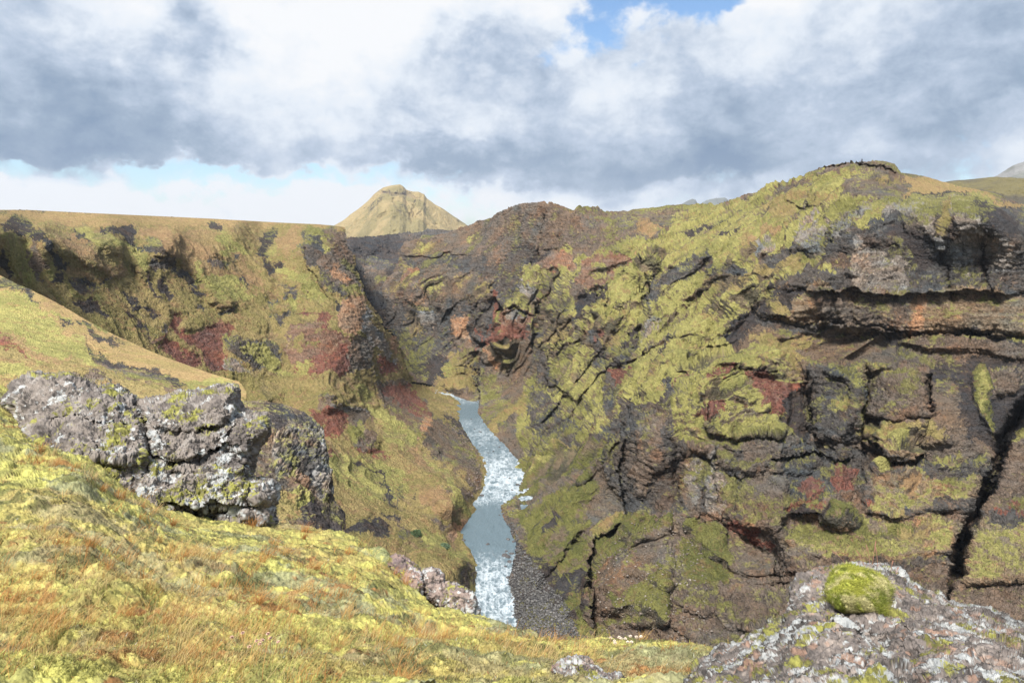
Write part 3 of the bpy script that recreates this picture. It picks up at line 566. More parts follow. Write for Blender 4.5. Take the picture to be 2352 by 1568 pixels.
RC = ctrl([
 (860,540,900),(930,560,840),(1100,520,760),(1180,472,700),(1255,463,650),(1320,480,630),(1400,490,640),(1560,473,640),(1690,462,600),(1780,420,540),(1880,387,490),(2000,371,460),(2070,395,470),(2200,430,520),(2352,478,480),(2440,500,450),
 (930,640,790),(870,700,800),(870,850,700),(1000,650,740),(1000,760,720),(940,830,690),(1000,840,640),(985,880,-139),(950,884,-135),(920,868,-128),(1090,905,-139),(1250,560,620),(1150,650,640),(1250,700,560),(1150,780,590),(1150,860,-128),(1100,950,-139),
 (1130,985,-139),(1205,1085,-139),(1200,1135,-139),(1150,1165,-139),(1195,1250,-139),(1175,1330,-139),(1200,1440,-139),(1030,908,-144),(1030,886,-134),(1060,897,-133),(1088,905,-134),(1008,876,-133),(1060,945,-147),(1080,1000,-147),(1140,1080,-148),(1120,1160,-148),(1120,1250,-148),(1120,1350,-148),(1140,1500,-148),(1020,1100,-150),(1010,1300,-150),
 (1250,1000,-122),(1280,1060,-122),(1350,560,580),(1500,540,540),(1400,700,480),(1500,700,440),(1350,850,440),(1600,600,460),(1700,500,500),(1800,450,500),(1700,700,385),(1800,640,360),(1650,780,370),
 (1920,440,430),(2060,462,385),(2200,462,360),(2300,472,352),(2352,495,372),(2200,441,450),(2352,484,430),(1950,540,352),
 (2000,560,345),(2000,650,335),(2000,740,322),(2150,700,318),(2300,650,318),(2100,600,335),(2250,560,334),(2350,620,326),(2350,800,298),(2100,800,303),(2230,800,300),(1900,820,316),
 (1950,900,290),(2250,900,276),(2050,950,270),(1900,1000,272),(2250,1050,256),(2352,1000,262),(2100,1100,250),(2352,1150,240),(1900,1250,220),(2050,1250,220),(2300,1300,208),(1900,1400,188),(2150,1400,192),(2352,1450,183),(2440,1200,225),
 (1560,850,322),(1700,850,314),(1780,840,312),(1780,920,296),(1560,960,292),(1600,1000,284),(1700,1100,264),(1500,1150,274),(1450,1000,305),(1420,1150,288),(1560,1100,272),(1500,1190,266),
 (1370,1230,272),(1300,1200,-128),(1350,1350,238),(1260,1420,-137),(1290,1330,-134),(1500,1400,212),(1620,1250,235),(1700,1350,205),(1700,1480,182),(1450,1480,205),(1250,1500,-138),(1800,1230,226),(1500,1640,165),(2000,1640,150),(2440,1640,145),(1150,1640,-148),
])
# ridge and gully lines
def z7(t): return Z(7, P(t))
RS = [
 ('bump',34,13,'2400 860 2340 960 2305 1010 2285 1070 2250 1150 2215 1240 2185 1330 2170 1420 2160 1480'),
 ('right',6,7,z7('560 500 660 505 760 514 850 500 990 490')),('vee',9,7,z7('1430 240 1440 330 1425 430 1400 500 1330 600')),('vee',6,6,z7('1180 240 1210 330 1190 420')),('vee',6,6,z7('1280 220 1300 330 1280 450')),('vee',5,6,z7('1620 285 1650 360 1600 440')),('vee',5,6,z7('1760 285 1790 400 1740 450')),('vee',6,7,z7('1880 290 1850 400 1900 440')),
 ('vee',10,10,z7('2060 620 1960 760 1900 880 1850 980 1800 1080')),('vee',9,10,z7('1600 850 1540 960 1490 1060 1440 1200')),('vee',8,9,z7('1780 1000 1800 1150 1790 1300 1760 1400')),('vee',8,9,z7('2140 790 2060 860 1990 960 1960 1060')),('vee',9,9,z7('1390 760 1400 900 1380 1000 1350 1100')),('vee',6,6,z7('1000 760 1010 880 1000 980')),
 ('vee',7,8,z7('880 760 880 850 870 950 880 1050')),('right',7,10,z7('1190 825 1300 812 1390 850')),('vee',6,7,z7('1130 690 1125 780 1060 850')),('left',26,55,z7('1040 1300 1060 1160 1080 1050 1180 930 1190 830 1150 690')),('left',14,30,z7('1790 900 1830 700 1930 560 2060 400 2270 250')),('right',9,30,z7('2352 470 2040 630 2050 780 1980 900 1860 1060 1840 1180')),('left',10,26,z7('1480 1300 1440 1200 1480 1000 1560 880')),('left',9,24,z7('1640 1360 1520 1290 1480 1240')),('left',8,20,z7('1060 1480 1040 1400 1060 1300 1000 1220')),('vee',7,7,z7('1560 1300 1500 1400 1480 1480')),
 ('right',16,60,'2120 560 1900 590 1790 645 1735 705 1640 790 1560 850'), ('right',14,45,'1560 560 1480 640 1450 690 1380 770 1340 830'),
 ('left',-9,30,'1500 560 1420 640 1330 700'), ('vee',12,22,'1560 600 1490 640 1480 700 1470 760 1440 820 1410 880 1380 960'),
 ('right',9,40,'1420 640 1380 680 1345 730 1330 800 1330 860'), ('right',10,30,'1540 830 1470 900 1440 960 1420 1040'),
 ('vee',10,16,'1660 640 1600 690 1560 720 1500 790 1470 860'), ('right',8,30,'1640 520 1580 560 1500 600'), ('right',7,26,'1900 440 1800 480 1700 540 1640 600 1600 640'),
 ('vee',9,16,'1290 480 1280 560 1250 620 1240 690 1190 760'), ('vee',10,16,'1440 520 1450 570 1380 640'), ('right',10,40,'1260 470 1235 560 1215 620 1150 700'),
 ('vee',16,13,'1850 1010 1858 960 1853 900 1856 850'), ('left',10,30,'1870 860 1860 940 1866 1010 1900 1060'),
 ('left',12,40,'1990 815 1990 900 1975 960 1975 1040 2010 1080'), ('right',9,26,'2140 850 2135 960 2125 1030'),
 ('vee',9,10,'1220 690 1200 760 1170 850 1150 880'), ('vee',8,10,'1130 700 1120 780 1060 850'), ('right',12,50,'1370 1480 1360 1360 1350 1280 1370 1230 1440 1190'),
 ('right',8,24,'1440 1190 1420 1100 1440 1000'), ('vee',7,10,'1560 1150 1550 1060 1540 1000'), ('vee',6,8,'1650 1180 1640 1080 1650 1010'),
 ('right',12,30,'1790 1340 1790 1290 1720 1250 1660 1200 1560 1190'), ('bump',-7,40,'1480 1200 1420 1320 1400 1420'), ('vee',8,14,'1360 1200 1280 1300 1230 1360'),
 ('vee',8,12,'2140 470 2150 560 2180 640 2190 700'), ('vee',8,12,'1960 480 1900 560 1890 640'), ('vee',7,9,'2260 560 2260 640 2300 700'), ('right',6,20,'1800 460 1850 480 1900 470'),
 ('right',-8,26,'2370 676 2250 668 2130 668 2030 680 1960 665 1790 668'), ('right',9,18,'2370 775 2200 770 2090 772 2000 752 1920 742 1750 730'),
 ('right',9,16,'1790 862 1720 850 1640 835'),('right',8,16,'1980 1000 2050 1060 2100 1062 2125 1035'), ('right',7,14,'1760 1060 1860 1040 1960 1060'),
 ('right',7,14,'1880 387 1960 376 2040 390 2071 396'),('bump',8,26,'1700 600 1640 660 1590 720'),('bump',6,18,'1820 520 1760 570 1700 620'),('bump',-6,22,'1780 560 1700 640 1620 700'),
]
xs = np.arange(2440-860+1, step=2)+860.; ts = np.linspace(0, 1, 640)
SKYR = [(860,560),(900,558),(931,554),(978,546),(1025,533),(1060,522),(1095,511),(1130,498),(1148,485),(1170,475),(1200,468),(1240,464),(1252,462),(1256,467),(1263,463),(1285,473),(1318,484),(1324,478),(1330,474),(1372,476),(1388,487),(1440,484),(1500,476),(1570,469),(1640,470),(1690,461),(1720,446),(1760,430),(1775,418),(1800,414),(1840,405),(1875,390),(1905,380),(1960,374),(1985,371),(2030,369),(2055,376),(2070,396),(2120,404),(2165,417),(2230,432),(2290,447),(2352,470),(2440,500)]
T_, X_ = np.meshgrid(ts, xs, indexing='ij'); yt = smooth_line(SKYR, X_)
Y_ = yt+T_*(1640-yt)
XL = [(500,930),(546,930),(556,924),(566,917),(601,912),(625,908),(648,888),(664,882),(734,882),(780,870),(880,870),(905,930),(930,980),(1000,1050),(1100,1085),(1640,1080)]
lim = np.interp(Y_, [a for a, b in XL], [b for a, b in XL])+(11*fbm(np.stack([0*Y_.ravel(), Y_.ravel(), 0*Y_.ravel()], 1), 26, 4, .6, 99)).reshape(Y_.shape); beyondR = X_ < lim-2.2; kx = np.maximum(X_, lim)
PR, CR, KR = sheet(kx, Y_, RC, R_kind, R_push, RS, 1.0, 11, down=(-.62, -.36, -.7), spur=10)
RX, RY = kx, Y_
j0 = np.minimum((X_ < lim).sum(1)+2, X_.shape[1]-1)[:, None]; jj = np.maximum(np.arange(X_.shape[1])[None], j0); CR = np.take_along_axis(CR, jj[..., None], 1)
def write_regions(Pd, col, reg, names, mat):
    """one mesh object for each region of a sheet"""
    h, wd = Pd.shape[:2]; q = grid_quads(h, wd); r = reg[:-1, :-1].ravel(); o = []
    for i, (nm, lb, ct) in enumerate(names):
        m = r == i
        if not m.any(): continue
        co, qq, (cc,) = used_only(Pd.reshape(-1, 3), q[m], col.reshape(-1, 3))
        o.append(mesh_obj(nm, co, qq, mat, cc, label=lb, cat=ct, kind='structure'))
    return o
hillp = raster(P('1300 300 2460 300 2460 520 2352 490 2290 472 2200 452 2080 452 2020 470 1960 500 1900 560 1870 600 1840 650 1780 680 1740 700 1680 780 1560 860 1500 880 1400 980 1380 800 1440 680 1480 600 1560 500 1440 490'))
farp = raster(P('700 400 1560 400 1560 500 1480 600 1440 680 1380 800 1400 980 1420 1060 1380 1120 1300 1160 1200 1160 900 1000 700 900'))
reg = np.where(look(hillp, kx, Y_), 1, np.where(look(farp, kx, Y_), 2, 0))
Pb, Cb = add_back(PR, CR, [8, 30, 90, 250], .10)
reg = np.concatenate([reg[:1]]*4+[reg]); goneR = np.concatenate([np.repeat(beyondR[:1], 4, 0), beyondR]); goneR[:, :-1] &= goneR[:, 1:]; reg = np.where(goneR, 9, reg)
write_regions(Pb, Cb, reg, [('cliff', 'dark layered rock cliff with a black slot canyon and mossy ledges, rising from the riverbank', 'cliff'),
    ('hill', 'mossy yellow green hill with a rocky summit above the big dark cliff', 'hill'),
    ('canyon_wall', 'far brown canyon wall with red and ochre rock where the river bends', 'cliff')], m_rock)
# ---- left side of the canyon
LP = [
 ('Y',0,'-60 400 900 400 900 530 790 524 700 520 483 521 400 519 333 517 233 516 160 522 90 518 50 505 0 504 -60 504'),
 ('B',0,'-60 478 140 480 260 487 140 486 -60 484'),
 ('G',1,'150 250 300 270 500 300 690 300 830 400 900 430 860 450 700 430 520 320 400 290 200 270'), ('G',1,'0 240 90 240 90 300 0 310'),
 ('Q',1,'330 310 440 320 600 400 760 520 860 620 790 630 600 500 440 400'), ('Q',1,'960 300 1060 285 1400 310 1600 420 1720 520 1870 700 1750 660 1560 790 1400 640 1300 560 1210 480 1020 390'),
 ('G',1,'1540 300 1650 380 1720 480 1650 500 1500 400'), ('G',1,'0 320 90 320 200 420 230 600 220 700 60 600'), ('G',1,'1330 560 1500 600 1700 660 1800 760 1640 780 1500 740 1380 640'),
 ('G',1,'860 440 960 440 1030 520 1000 600 900 560'), ('G',1,'300 500 420 430 400 540 360 680 300 720'), ('Q',1,'500 560 700 600 840 640 700 660 600 640 480 620'), ('G',1,'460 740 520 720 700 760 760 860 700 800 600 750'),
 ('Q',1,'1900 330 2080 300 2080 420 2000 480 1900 420'), ('G',1,'1820 430 1900 380 1900 470 1860 480'), ('G',1,'1860 540 1960 560 2100 600 2220 700 2100 690 1950 650'), 
 ('K',1,'0 235 130 240 190 270 260 310 330 360 420 470 520 520 480 600 400 600 330 500 310 420 240 380 170 330 90 300 0 310',2),
 ('B',1,'190 350 240 380 300 520 240 700 200 560'), ('K',1,'0 420 30 440 90 630 60 640 0 560',1),
 ('K',1,'700 300 740 265 860 255 960 280 950 340 900 400 860 420 820 360 720 330',3), ('K',1,'450 290 560 330 660 430 620 420 520 350',1.5),
 ('K',1,'500 770 580 755 660 780 720 850 745 925 700 910 640 880 560 850 480 800',2), ('D',1,'500 665 590 635 650 660 690 700 600 712 490 690',4), ('D',1,'700 640 760 625 770 650 720 668',3),
 ('K',1,'310 720 380 640 450 620 440 680 390 720 330 730',1), ('D',1,'860 410 940 400 1060 395 1150 440 1200 480 1170 470 1080 450 980 460 900 440',4),
 ('D',1,'1010 520 1080 480 1180 470 1220 530 1280 530 1310 590 1340 600 1400 650 1420 700 1360 690 1260 630 1190 560 1050 560',3),
 ('K',1,'1110 640 1150 620 1180 720 1160 800 1130 800 1100 680',1.5), ('K',1,'1290 720 1350 700 1410 740 1420 810 1380 790 1320 750',1), ('K',1,'850 740 880 730 1060 890 1070 920 1030 920 960 850',1.5),
 ('K',1,'880 880 920 890 1000 980 1050 1040 1010 1020 920 940',1.5), ('K',1,'950 590 1010 590 1060 740 1080 810 1050 800 1000 660',1), ('K',1,'1430 270 1510 270 1530 340 1470 320 1430 300',1),
 ('D',1,'1430 510 1490 460 1530 480 1550 510 1660 520 1650 540 1540 550 1440 540',4), ('K',1,'1760 350 1810 300 1890 290 1880 370 1820 430 1850 480 1780 470',2), ('K',1,'1880 490 1940 500 1950 550 1890 540',2), ('K',1,'1820 480 1860 490 1890 560 1860 640 1820 540',1.5),
 ('K',1,'1670 660 1720 640 1780 660 1720 680',1), ('D',1,'2100 280 2230 290 2400 300 2420 800 2230 700 2210 620 2150 560 2080 520 2060 470 2110 380',-3),
 ('D',1,'1910 690 2030 700 2020 740 1920 720',4), ('D',1,'1820 790 1910 770 1910 800 1840 805',3), ('D',1,'1930 750 2060 750 2030 790 1940 780',3), ('M',1,'2050 690 2230 700 2220 780 2080 770',2),
 ('G',1,'1960 800 2200 760 2260 780 2100 830 2000 870'), ('D',1,'1840 880 1980 860 1960 920 1880 900',5), ('O',1,'1880 930 2000 900 2010 1000 1940 1020'),
 ('D',1,'1340 830 1420 830 1400 860 1350 860',2), ('D',1,'1490 830 1560 820 1640 800 1600 860 1530 860',3),
 ('R',1,'1170 880 1230 870 1280 900 1250 960 1250 1000 1330 990 1420 960 1530 910 1620 960 1610 1010 1540 1040 1530 1100 1580 1170 1560 1290 1480 1270 1400 1180 1300 1080 1220 1010 1170 970',4),
 ('R',1,'1060 1100 1110 1050 1200 1060 1300 1130 1400 1190 1350 1250 1230 1210 1100 1140',3), ('O',1,'1280 900 1480 880 1430 950 1370 980 1320 960',0), ('O',1,'1200 1020 1330 1090 1400 1150 1380 1180 1260 1110',0),
 ('D',1,'1060 960 1130 950 1160 985 1080 1010',0), ('P',1,'1040 1055 1150 985 1160 1010 1060 1075',-2),
 ('P',1,'2010 960 2100 950 2180 970 2300 990 2420 1060 2420 1460 2280 1380 2200 1330 2130 1240 2030 1200 1990 1150 2000 1060',3), ('R',1,'2040 1230 2200 1160 2420 1140 2420 1460 2280 1400 2200 1330 2120 1260',3), ('R',1,'2030 870 2240 880 2250 900 2100 900'),
 ('O',1,'2020 1080 2100 1070 2120 1110 2020 1120'), ('G',1,'2080 1200 2160 1190 2140 1260 2060 1240'),
 ('D',1,'1540 1050 1580 1020 1680 1040 1800 1060 1950 1120 1950 1240 1900 1300 1800 1280 1700 1200 1600 1140',-4), ('L',1,'1560 1170 1700 1240 1900 1350 1960 1450 1900 1480 1750 1400 1600 1320 1540 1240',-3),
 ('M',1,'1640 1080 1760 1080 1900 1160 1960 1240 1880 1290 1760 1220',-4),
 ('G',1,'1900 1280 2000 1230 2120 1340 2230 1420 2200 1440 2050 1440 1960 1360'), ('L',1,'2030 1480 2230 1440 2220 1480 2120 1500',-4), ('B',1,'1760 1320 1900 1320 2030 1460 1900 1460'),
 # towards the ridge at the bend
 ('V',2,'0 380 150 380 180 440 180 520 240 560 260 640 290 740 320 800 300 830 200 830 120 800 60 700 0 680',-3), ('T',2,'80 660 140 640 150 700 190 730 200 770 100 740 80 700',-3), ('G',2,'0 440 70 480 60 540 0 540'), ('G',2,'140 780 280 770 300 830 220 860 160 830',-4), ('K',2,'90 880 170 930 170 970 90 950',4), 
 ('T',2,'150 900 290 870 310 1000 320 1100 250 1150 190 1110 130 1000',-3), ('L',2,'300 900 330 920 400 1060 500 1200 540 1300 590 1440 500 1460 440 1440 400 1300 330 1160 310 1040',-3), ('T',2,'500 1080 560 1140 566 1240 540 1230 510 1150',-4),
 ('R',2,'0 960 80 990 100 1060 60 1070 0 1050'), ('R',2,'0 1060 140 1110 200 1200 180 1330 100 1330 0 1300',2), ('P',2,'0 1060 100 1080 160 1160 100 1230 0 1240',2), ('R',2,'0 1340 100 1420 130 1520 0 1530'),
 ('R',2,'420 1290 520 1290 560 1340 600 1440 500 1470 430 1420 420 1350',-2), ('V',2,'200 1150 330 1160 400 1300 430 1440 350 1567 230 1567 200 1400 190 1250'), ('O',2,'360 1180 420 1250 410 1420 370 1400'),
 # lower slopes
 ('O',5,'-600 -100 1100 -100 1100 1567 -600 1567'),
 ('V',5,'0 20 110 40 110 140 60 180 0 160',-3), ('O',5,'100 -30 380 -30 400 90 330 120 200 60'), ('L',5,'110 100 260 110 370 130 370 170 300 170 200 150 100 150',-4),
 ('R',5,'20 200 100 140 210 150 200 250 150 320 60 350 -40 350 -40 180',3), ('B',5,'210 160 400 160 400 220 330 260 210 250',2), ('R',5,'40 440 60 420 120 440 130 480 60 470'), ('R',5,'230 400 380 420 460 440 440 480 280 430'),
 ('V',5,'220 280 300 250 400 330 420 420 350 450 260 380',-7), ('M',5,'215 250 310 250 330 300 260 360 220 300',-7),
 ('B',5,'390 -60 700 -20 790 180 800 270 740 340 700 400 600 300 560 240 500 200 440 60'), ('R',5,'440 -20 640 0 760 150 780 220 640 180 520 100'), ('T',5,'680 310 700 250 790 195 805 260 740 340 690 390',-4),
 ('G',5,'240 0 380 20 420 120 560 240 660 330 680 400 600 440 480 340 400 260 360 120'), 
 ('B',5,'800 200 900 260 1000 380 1090 440 1090 500 1130 560 1130 640 1040 780 990 730 980 640 900 560 760 430 740 340'), ('V',5,'960 380 1090 440 1080 500 1000 480 940 440',-5), ('O',5,'940 600 1040 600 1060 700 1000 700'),
 ('O',5,'560 -30 700 -60 1000 80 980 120 900 150 800 100 700 40'), ('K',5,'880 180 1000 240 1050 350 1050 400 950 320 900 250'),
 ('G',5,'0 480 200 440 420 500 540 600 620 700 520 800 300 760 60 600'), ('Q',5,'560 420 700 440 820 560 760 600 640 520'), ('B',5,'820 690 900 710 950 770 890 760 840 740',2), ('B',5,'730 770 800 800 830 850 760 820',2),
 ('G',5,'680 460 900 600 980 720 1060 860 1060 900 960 860 880 800 900 700 780 560'), ('Q',5,'620 660 760 680 900 760 1000 860 960 920 800 860 700 760'),
 ('T',5,'900 1000 950 940 1040 895 1075 900 1060 930 960 1010 950 1110 900 1070 840 1000',3), ('B',5,'750 860 830 900 880 960 840 990 790 920',2),
 ('K',5,'250 490 380 580 480 740 570 870 550 870 450 740 360 600 240 510',4), ('K',5,'630 720 670 800 650 800',1.5), ('K',5,'430 850 540 920 500 940 430 880',1), ('D',5,'520 740 570 730 570 790 530 790',1.5),
 ('K',5,'300 900 360 910 440 950 430 1050 300 1020 150 990 220 950',2), ('B',5,'450 900 560 960 620 980 700 1080 640 1100 560 1000'), ('G',5,'600 980 740 1000 900 1100 1000 1140 1070 1180 1060 1230 900 1180 720 1120'), ('O',5,'440 960 560 1010 700 1090 760 1200 900 1290 1000 1400 700 1400 500 1200'),
 ('V',5,'1010 1250 1040 1210 1080 1190 1080 1300 1060 1400 1000 1400 980 1330',2), ('D',5,'690 1190 720 1200 710 1230 690 1220',1),
]
L_kind, L_push = sheets('O', LP)
LC = ctrl([
 (-60,478,620),(100,482,640),(400,499,640),(600,509,660),(790,521,600),
 (-60,505,285),(0,505,302),(100,520,328),(250,517,385),(400,520,440),(550,521,500),(700,522,550),(780,530,560),
 (980,940,-128),(800,1010,345),(700,1010,318),
 (985,888,-139),(1028,909,-139),(1060,924,-138),(1040,918,-137),(1035,938,-139),(1060,985,-139),(1095,1040,-139),(1108,1090,-139),(1085,1150,-139),(1055,1225,-139),(1052,1260,-139),(1086,1285,-139),(1090,1340,-139),(1097,1410,-139),(1100,1480,-139),
 (1065,906,-146),(1080,940,-148),(1120,990,-148),(1150,1060,-148),(1160,1130,-148),(1130,1200,-148),(1110,1250,-146),(1140,1340,-148),(1150,1450,-148),
 (980,980,420),(1000,1080,-128),(900,1000,378),(1040,1150,-125),(950,1120,330),(850,1080,328),(750,1080,296),(760,1200,238),(880,1200,262),(980,1200,285),(1000,1290,-122),(940,1290,235),(1060,1290,-128),(1040,1380,-132),(850,1290,218),(1000,1400,205),(750,1350,180),(600,1200,190),(400,1100,190),(900,1450,175),
])
for x_ in (-60, 60, 180, 300, 420, 540, 660, 770):               # the slope falls evenly from the rim at about forty degrees
    for y_ in (560, 620, 690, 760, 840, 920):
        sx_, sz_ = slopes(x_, y_); dr = np.interp(x_, [-60, 0, 100, 250, 400, 550, 700, 780], [285, 302, 330, 385, 440, 500, 550, 560])
        nx_ = np.interp(x_, [150, 500], [.985, .89]); LC.append((x_, y_, float(dr-(3-dr*sz_)/(.70*((1-nx_**2)**.5-nx_*sx_)-sz_))))
LC += [(840, 690, 500), (850, 780, 470), (900, 830, 500), (930, 860, 520), (870, 900, 440)]
LS = [
 ('bump',-5.04,22,'300 520 400 590 500 680 530 720'), ('bump',-4.32,20,'90 520 200 590 290 650'), ('bump',-3.24,18,'540 520 600 580 640 680 660 740'), ('bump',-2.88,16,'170 520 260 560 350 640'),
 ('bump',4.32,18,'280 560 310 640 340 700 380 740'), ('bump',3.6,14,'420 590 470 690 520 740'), ('bump',3.24,14,'0 600 60 680 100 740'), ('bump',2.88,12,'600 560 640 640 620 700'),
 ('vee',2.52,9,'200 520 260 600 300 660 330 760'), ('vee',2.16,8,'500 560 540 640 580 700'), ('right',3.24,20,'700 540 700 600 740 660 760 700'),
 ('right',3.6,22,'790 680 700 690 630 700 560 720 480 730'), ('bump',-3.6,26,'520 780 590 860 640 930'), ('bump',2.88,24,'600 740 680 860 720 950'),
 ('bump',-3.6,30,'820 780 880 880 960 960 1040 1060'), ('vee',2.52,9,'760 900 800 980 870 1060'), ('vee',2.88,7,'820 1055 870 1090 900 1140 925 1178'), ('right',2.88,26,'1000 1000 1010 1030 970 1030'),
 ('bump',-3.24,24,'880 1020 960 1100 1050 1190'), ('bump',-2.88,22,'900 1220 1000 1260 1080 1300'), ('bump',3.24,22,'840 1180 930 1210 1030 1240'), ('vee',2.16,9,'960 1120 1010 1180 1050 1220'),
 ('right',2.16,14,'560 520 620 530 690 525'), ('vee',2.16,10,'690 760 720 830 760 900'), ('bump',-2.88,24,'740 540 790 660 850 770 900 850'),
]
XR = [(470,792),(520,793),(540,797),(560,800),(600,812),(640,826),(700,851),(760,893),(800,922),(850,934),(878,950),(888,1040),(910,1080),(940,1100),(1000,1120),(1060,1150),(1130,1150),(1200,1120),(1300,1120),(1480,1130)]
SKYL = [(-60,480),(0,482),(60,482),(200,489),(395,498),(480,502),(640,511),(740,516),(775,519),(792,522),(2000,522)]
ts = np.linspace(0, 1, 560); ss = np.linspace(0, 1, 620)
T_, S_ = np.meshgrid(ts, ss, indexing='ij'); X0 = -60+S_*1216; yt = smooth_line(SKYL, np.minimum(X0, 792)); Y_ = yt+T_*(1480-yt)
lim = np.interp(Y_, [a for a, b in XR], [b for a, b in XR])+(12*fbm(np.stack([0*Y_.ravel(), Y_.ravel(), 0*Y_.ravel()], 1), 30, 5, .62, 98)).reshape(Y_.shape)*sstep(Y_, 530, 560)*(1-sstep(Y_, 860, 885)); kx = np.minimum(X0, lim)
PL, CL, KL = sheet(kx, Y_, LC, L_kind, L_push, LS, 1.0, 31, down=(.62, -.5, -.6), rib_amp=1.5, bare_k=.4, lump_k=0, relief_k=.8)
LX, LY = kx, Y_
j0 = np.maximum((X0 <= lim).sum(1)-3, 0)[:, None]; jj = np.minimum(np.arange(X0.shape[1])[None], j0); CL = np.take_along_axis(CL, jj[..., None], 1)
beyond = X0 > lim+2.2
edge_i = np.clip((~beyond).sum(1)-1, 1, 618)
# the far side of the ridge at the bend, hidden from here
rows = np.arange(PL.shape[0]); e0 = PL[rows, edge_i]; c0 = CL[rows, edge_i]; fold = sstep(Y_[:, 0], 900, 860)
st_ = [e0]
for s in (6, 25, 80):
    e = e0.copy(); hd = e[:, :2]/np.linalg.norm(e[:, :2], axis=1, keepdims=True); f_ = (fold+.01)[:, None]
    e[:, :2] += hd*s*f_; e[:, 0] -= s*.7*f_[:, 0]; e[:, 2] -= s*.35*f_[:, 0]; st_.append(e)
FP = np.stack(st_, 1); FCc = np.repeat(c0[:, None], 4, 1)
keep = np.flatnonzero(fold > 0); keep = keep[keep > 2]
mesh_obj('ridge_back', FP[keep].reshape(-1, 3), grid_quads(len(keep), 4), m_rock, FCc[keep].reshape(-1, 3), label='back of the red and brown ridge at the river bend', cat='cliff', kind='structure')
kxL, kyL = kx, Y_; drop_cell = (beyond[:-1, :-1] & beyond[1:, :-1])
PL2, CL2 = PL, CL
platp = raster(P('-80 400 900 400 900 527 790 526 700 521 483 521 400 519 333 517 233 516 160 522 90 518 50 507 -80 504'))
reg = np.where(look(platp, kxL, kyL), 1, 0)
Pb, Cb = add_back(PL2, CL2, [10, 40, 150, 400, 900], .035)
reg = np.concatenate([reg[:1]]*5+[reg])
top_gone = np.repeat(beyond[:1], 5, 0); gone = np.concatenate([top_gone, beyond]); reg = np.where(gone, 9, reg)
write_regions(Pb, Cb, reg, [('canyon_slope', 'steep grassy canyon side with dark gullies and red scoria patches above the river', 'slope'),
    ('plateau', 'flat plateau of dry golden grass along the skyline over the gullied slope', 'plateau')], m_rock)

# ---- small sheets: spur, cinder bluff, back of the canyon
def simple_sheet(name, x0, x1, top, bot, cp, kinds, base, strokes, unit, seed, mat, nx, ny, back, label, cat, drop=.25, **kw):
    xs = np.linspace(x0, x1, nx); T, X = np.meshgrid(np.linspace(0, 1, ny), xs, indexing='ij')
    a = smooth_line(top, X); b = smooth_line(bot, X); Y = a+T*(b-a)
    km, pu = sheets(base, kinds)
    Pd, Cd, Kd = sheet(X, Y, ctrl(cp), km, pu, strokes, unit, seed, water=False, **kw)
    Pb, Cb = add_back(Pd, Cd, back, drop)
    h, wd = Pb.shape[:2]
    mesh_obj(name, Pb.reshape(-1, 3), grid_quads(h, wd), mat, Cb.reshape(-1, 3), label=label, cat=cat, kind='structure')
    return Pd, Cd, X, Y
simple_sheet('canyon_head', 740, 1120, [(740,545),(800,545),(840,541),(900,540),(960,535),(985,528),(1000,526),(1030,530),(1060,532),(1120,535)], [(740,900),(1120,900)],
    [(740,545,1350),(900,540,1400),(1120,532,1500),(740,582,1250),(900,590,1280),(1120,590,1400),(760,600,1000),(900,606,1010),(1120,610,1100),(850,640,980),(850,760,900),(900,880,760),(740,700,950),(1120,700,1000),(1120,880,800)],
    [('D',2,'100 380 1200 380 1200 440 560 480 500 540 200 540'), ('K',2,'180 430 560 430 560 560 400 560 280 540 200 540'), ('K',2,'240 535 380 530 540 585 500 590 340 570'), ('D',2,'220 560 500 590 520 640 420 720 460 800 300 800 240 640'),
     ('V',2,'270 650 460 660 450 720 290 710',-3), ('D',2,'270 715 470 720 470 860 380 860 320 800'), ('K',2,'310 800 360 850 420 900 470 980 480 1080 420 1060 340 960',-30), ('D',2,'440 830 600 870 600 1300 440 1300')],
    'K', [('right',25,14,'1000 592 940 590 860 584 800 580')], 2.2, 51, m_rock2, 330, 260, [30, 120, 400], 'dark blue grey stepped lava cliffs closing the canyon below the mountain', 'cliff', .05, moss_bias=.6)
SPT = [(-60,606),(0,632),(40,652),(80,670),(140,700),(200,736),(260,768),(320,795),(380,820),(430,838),(480,856),(520,868),(548,876),(556,884),(566,900)]
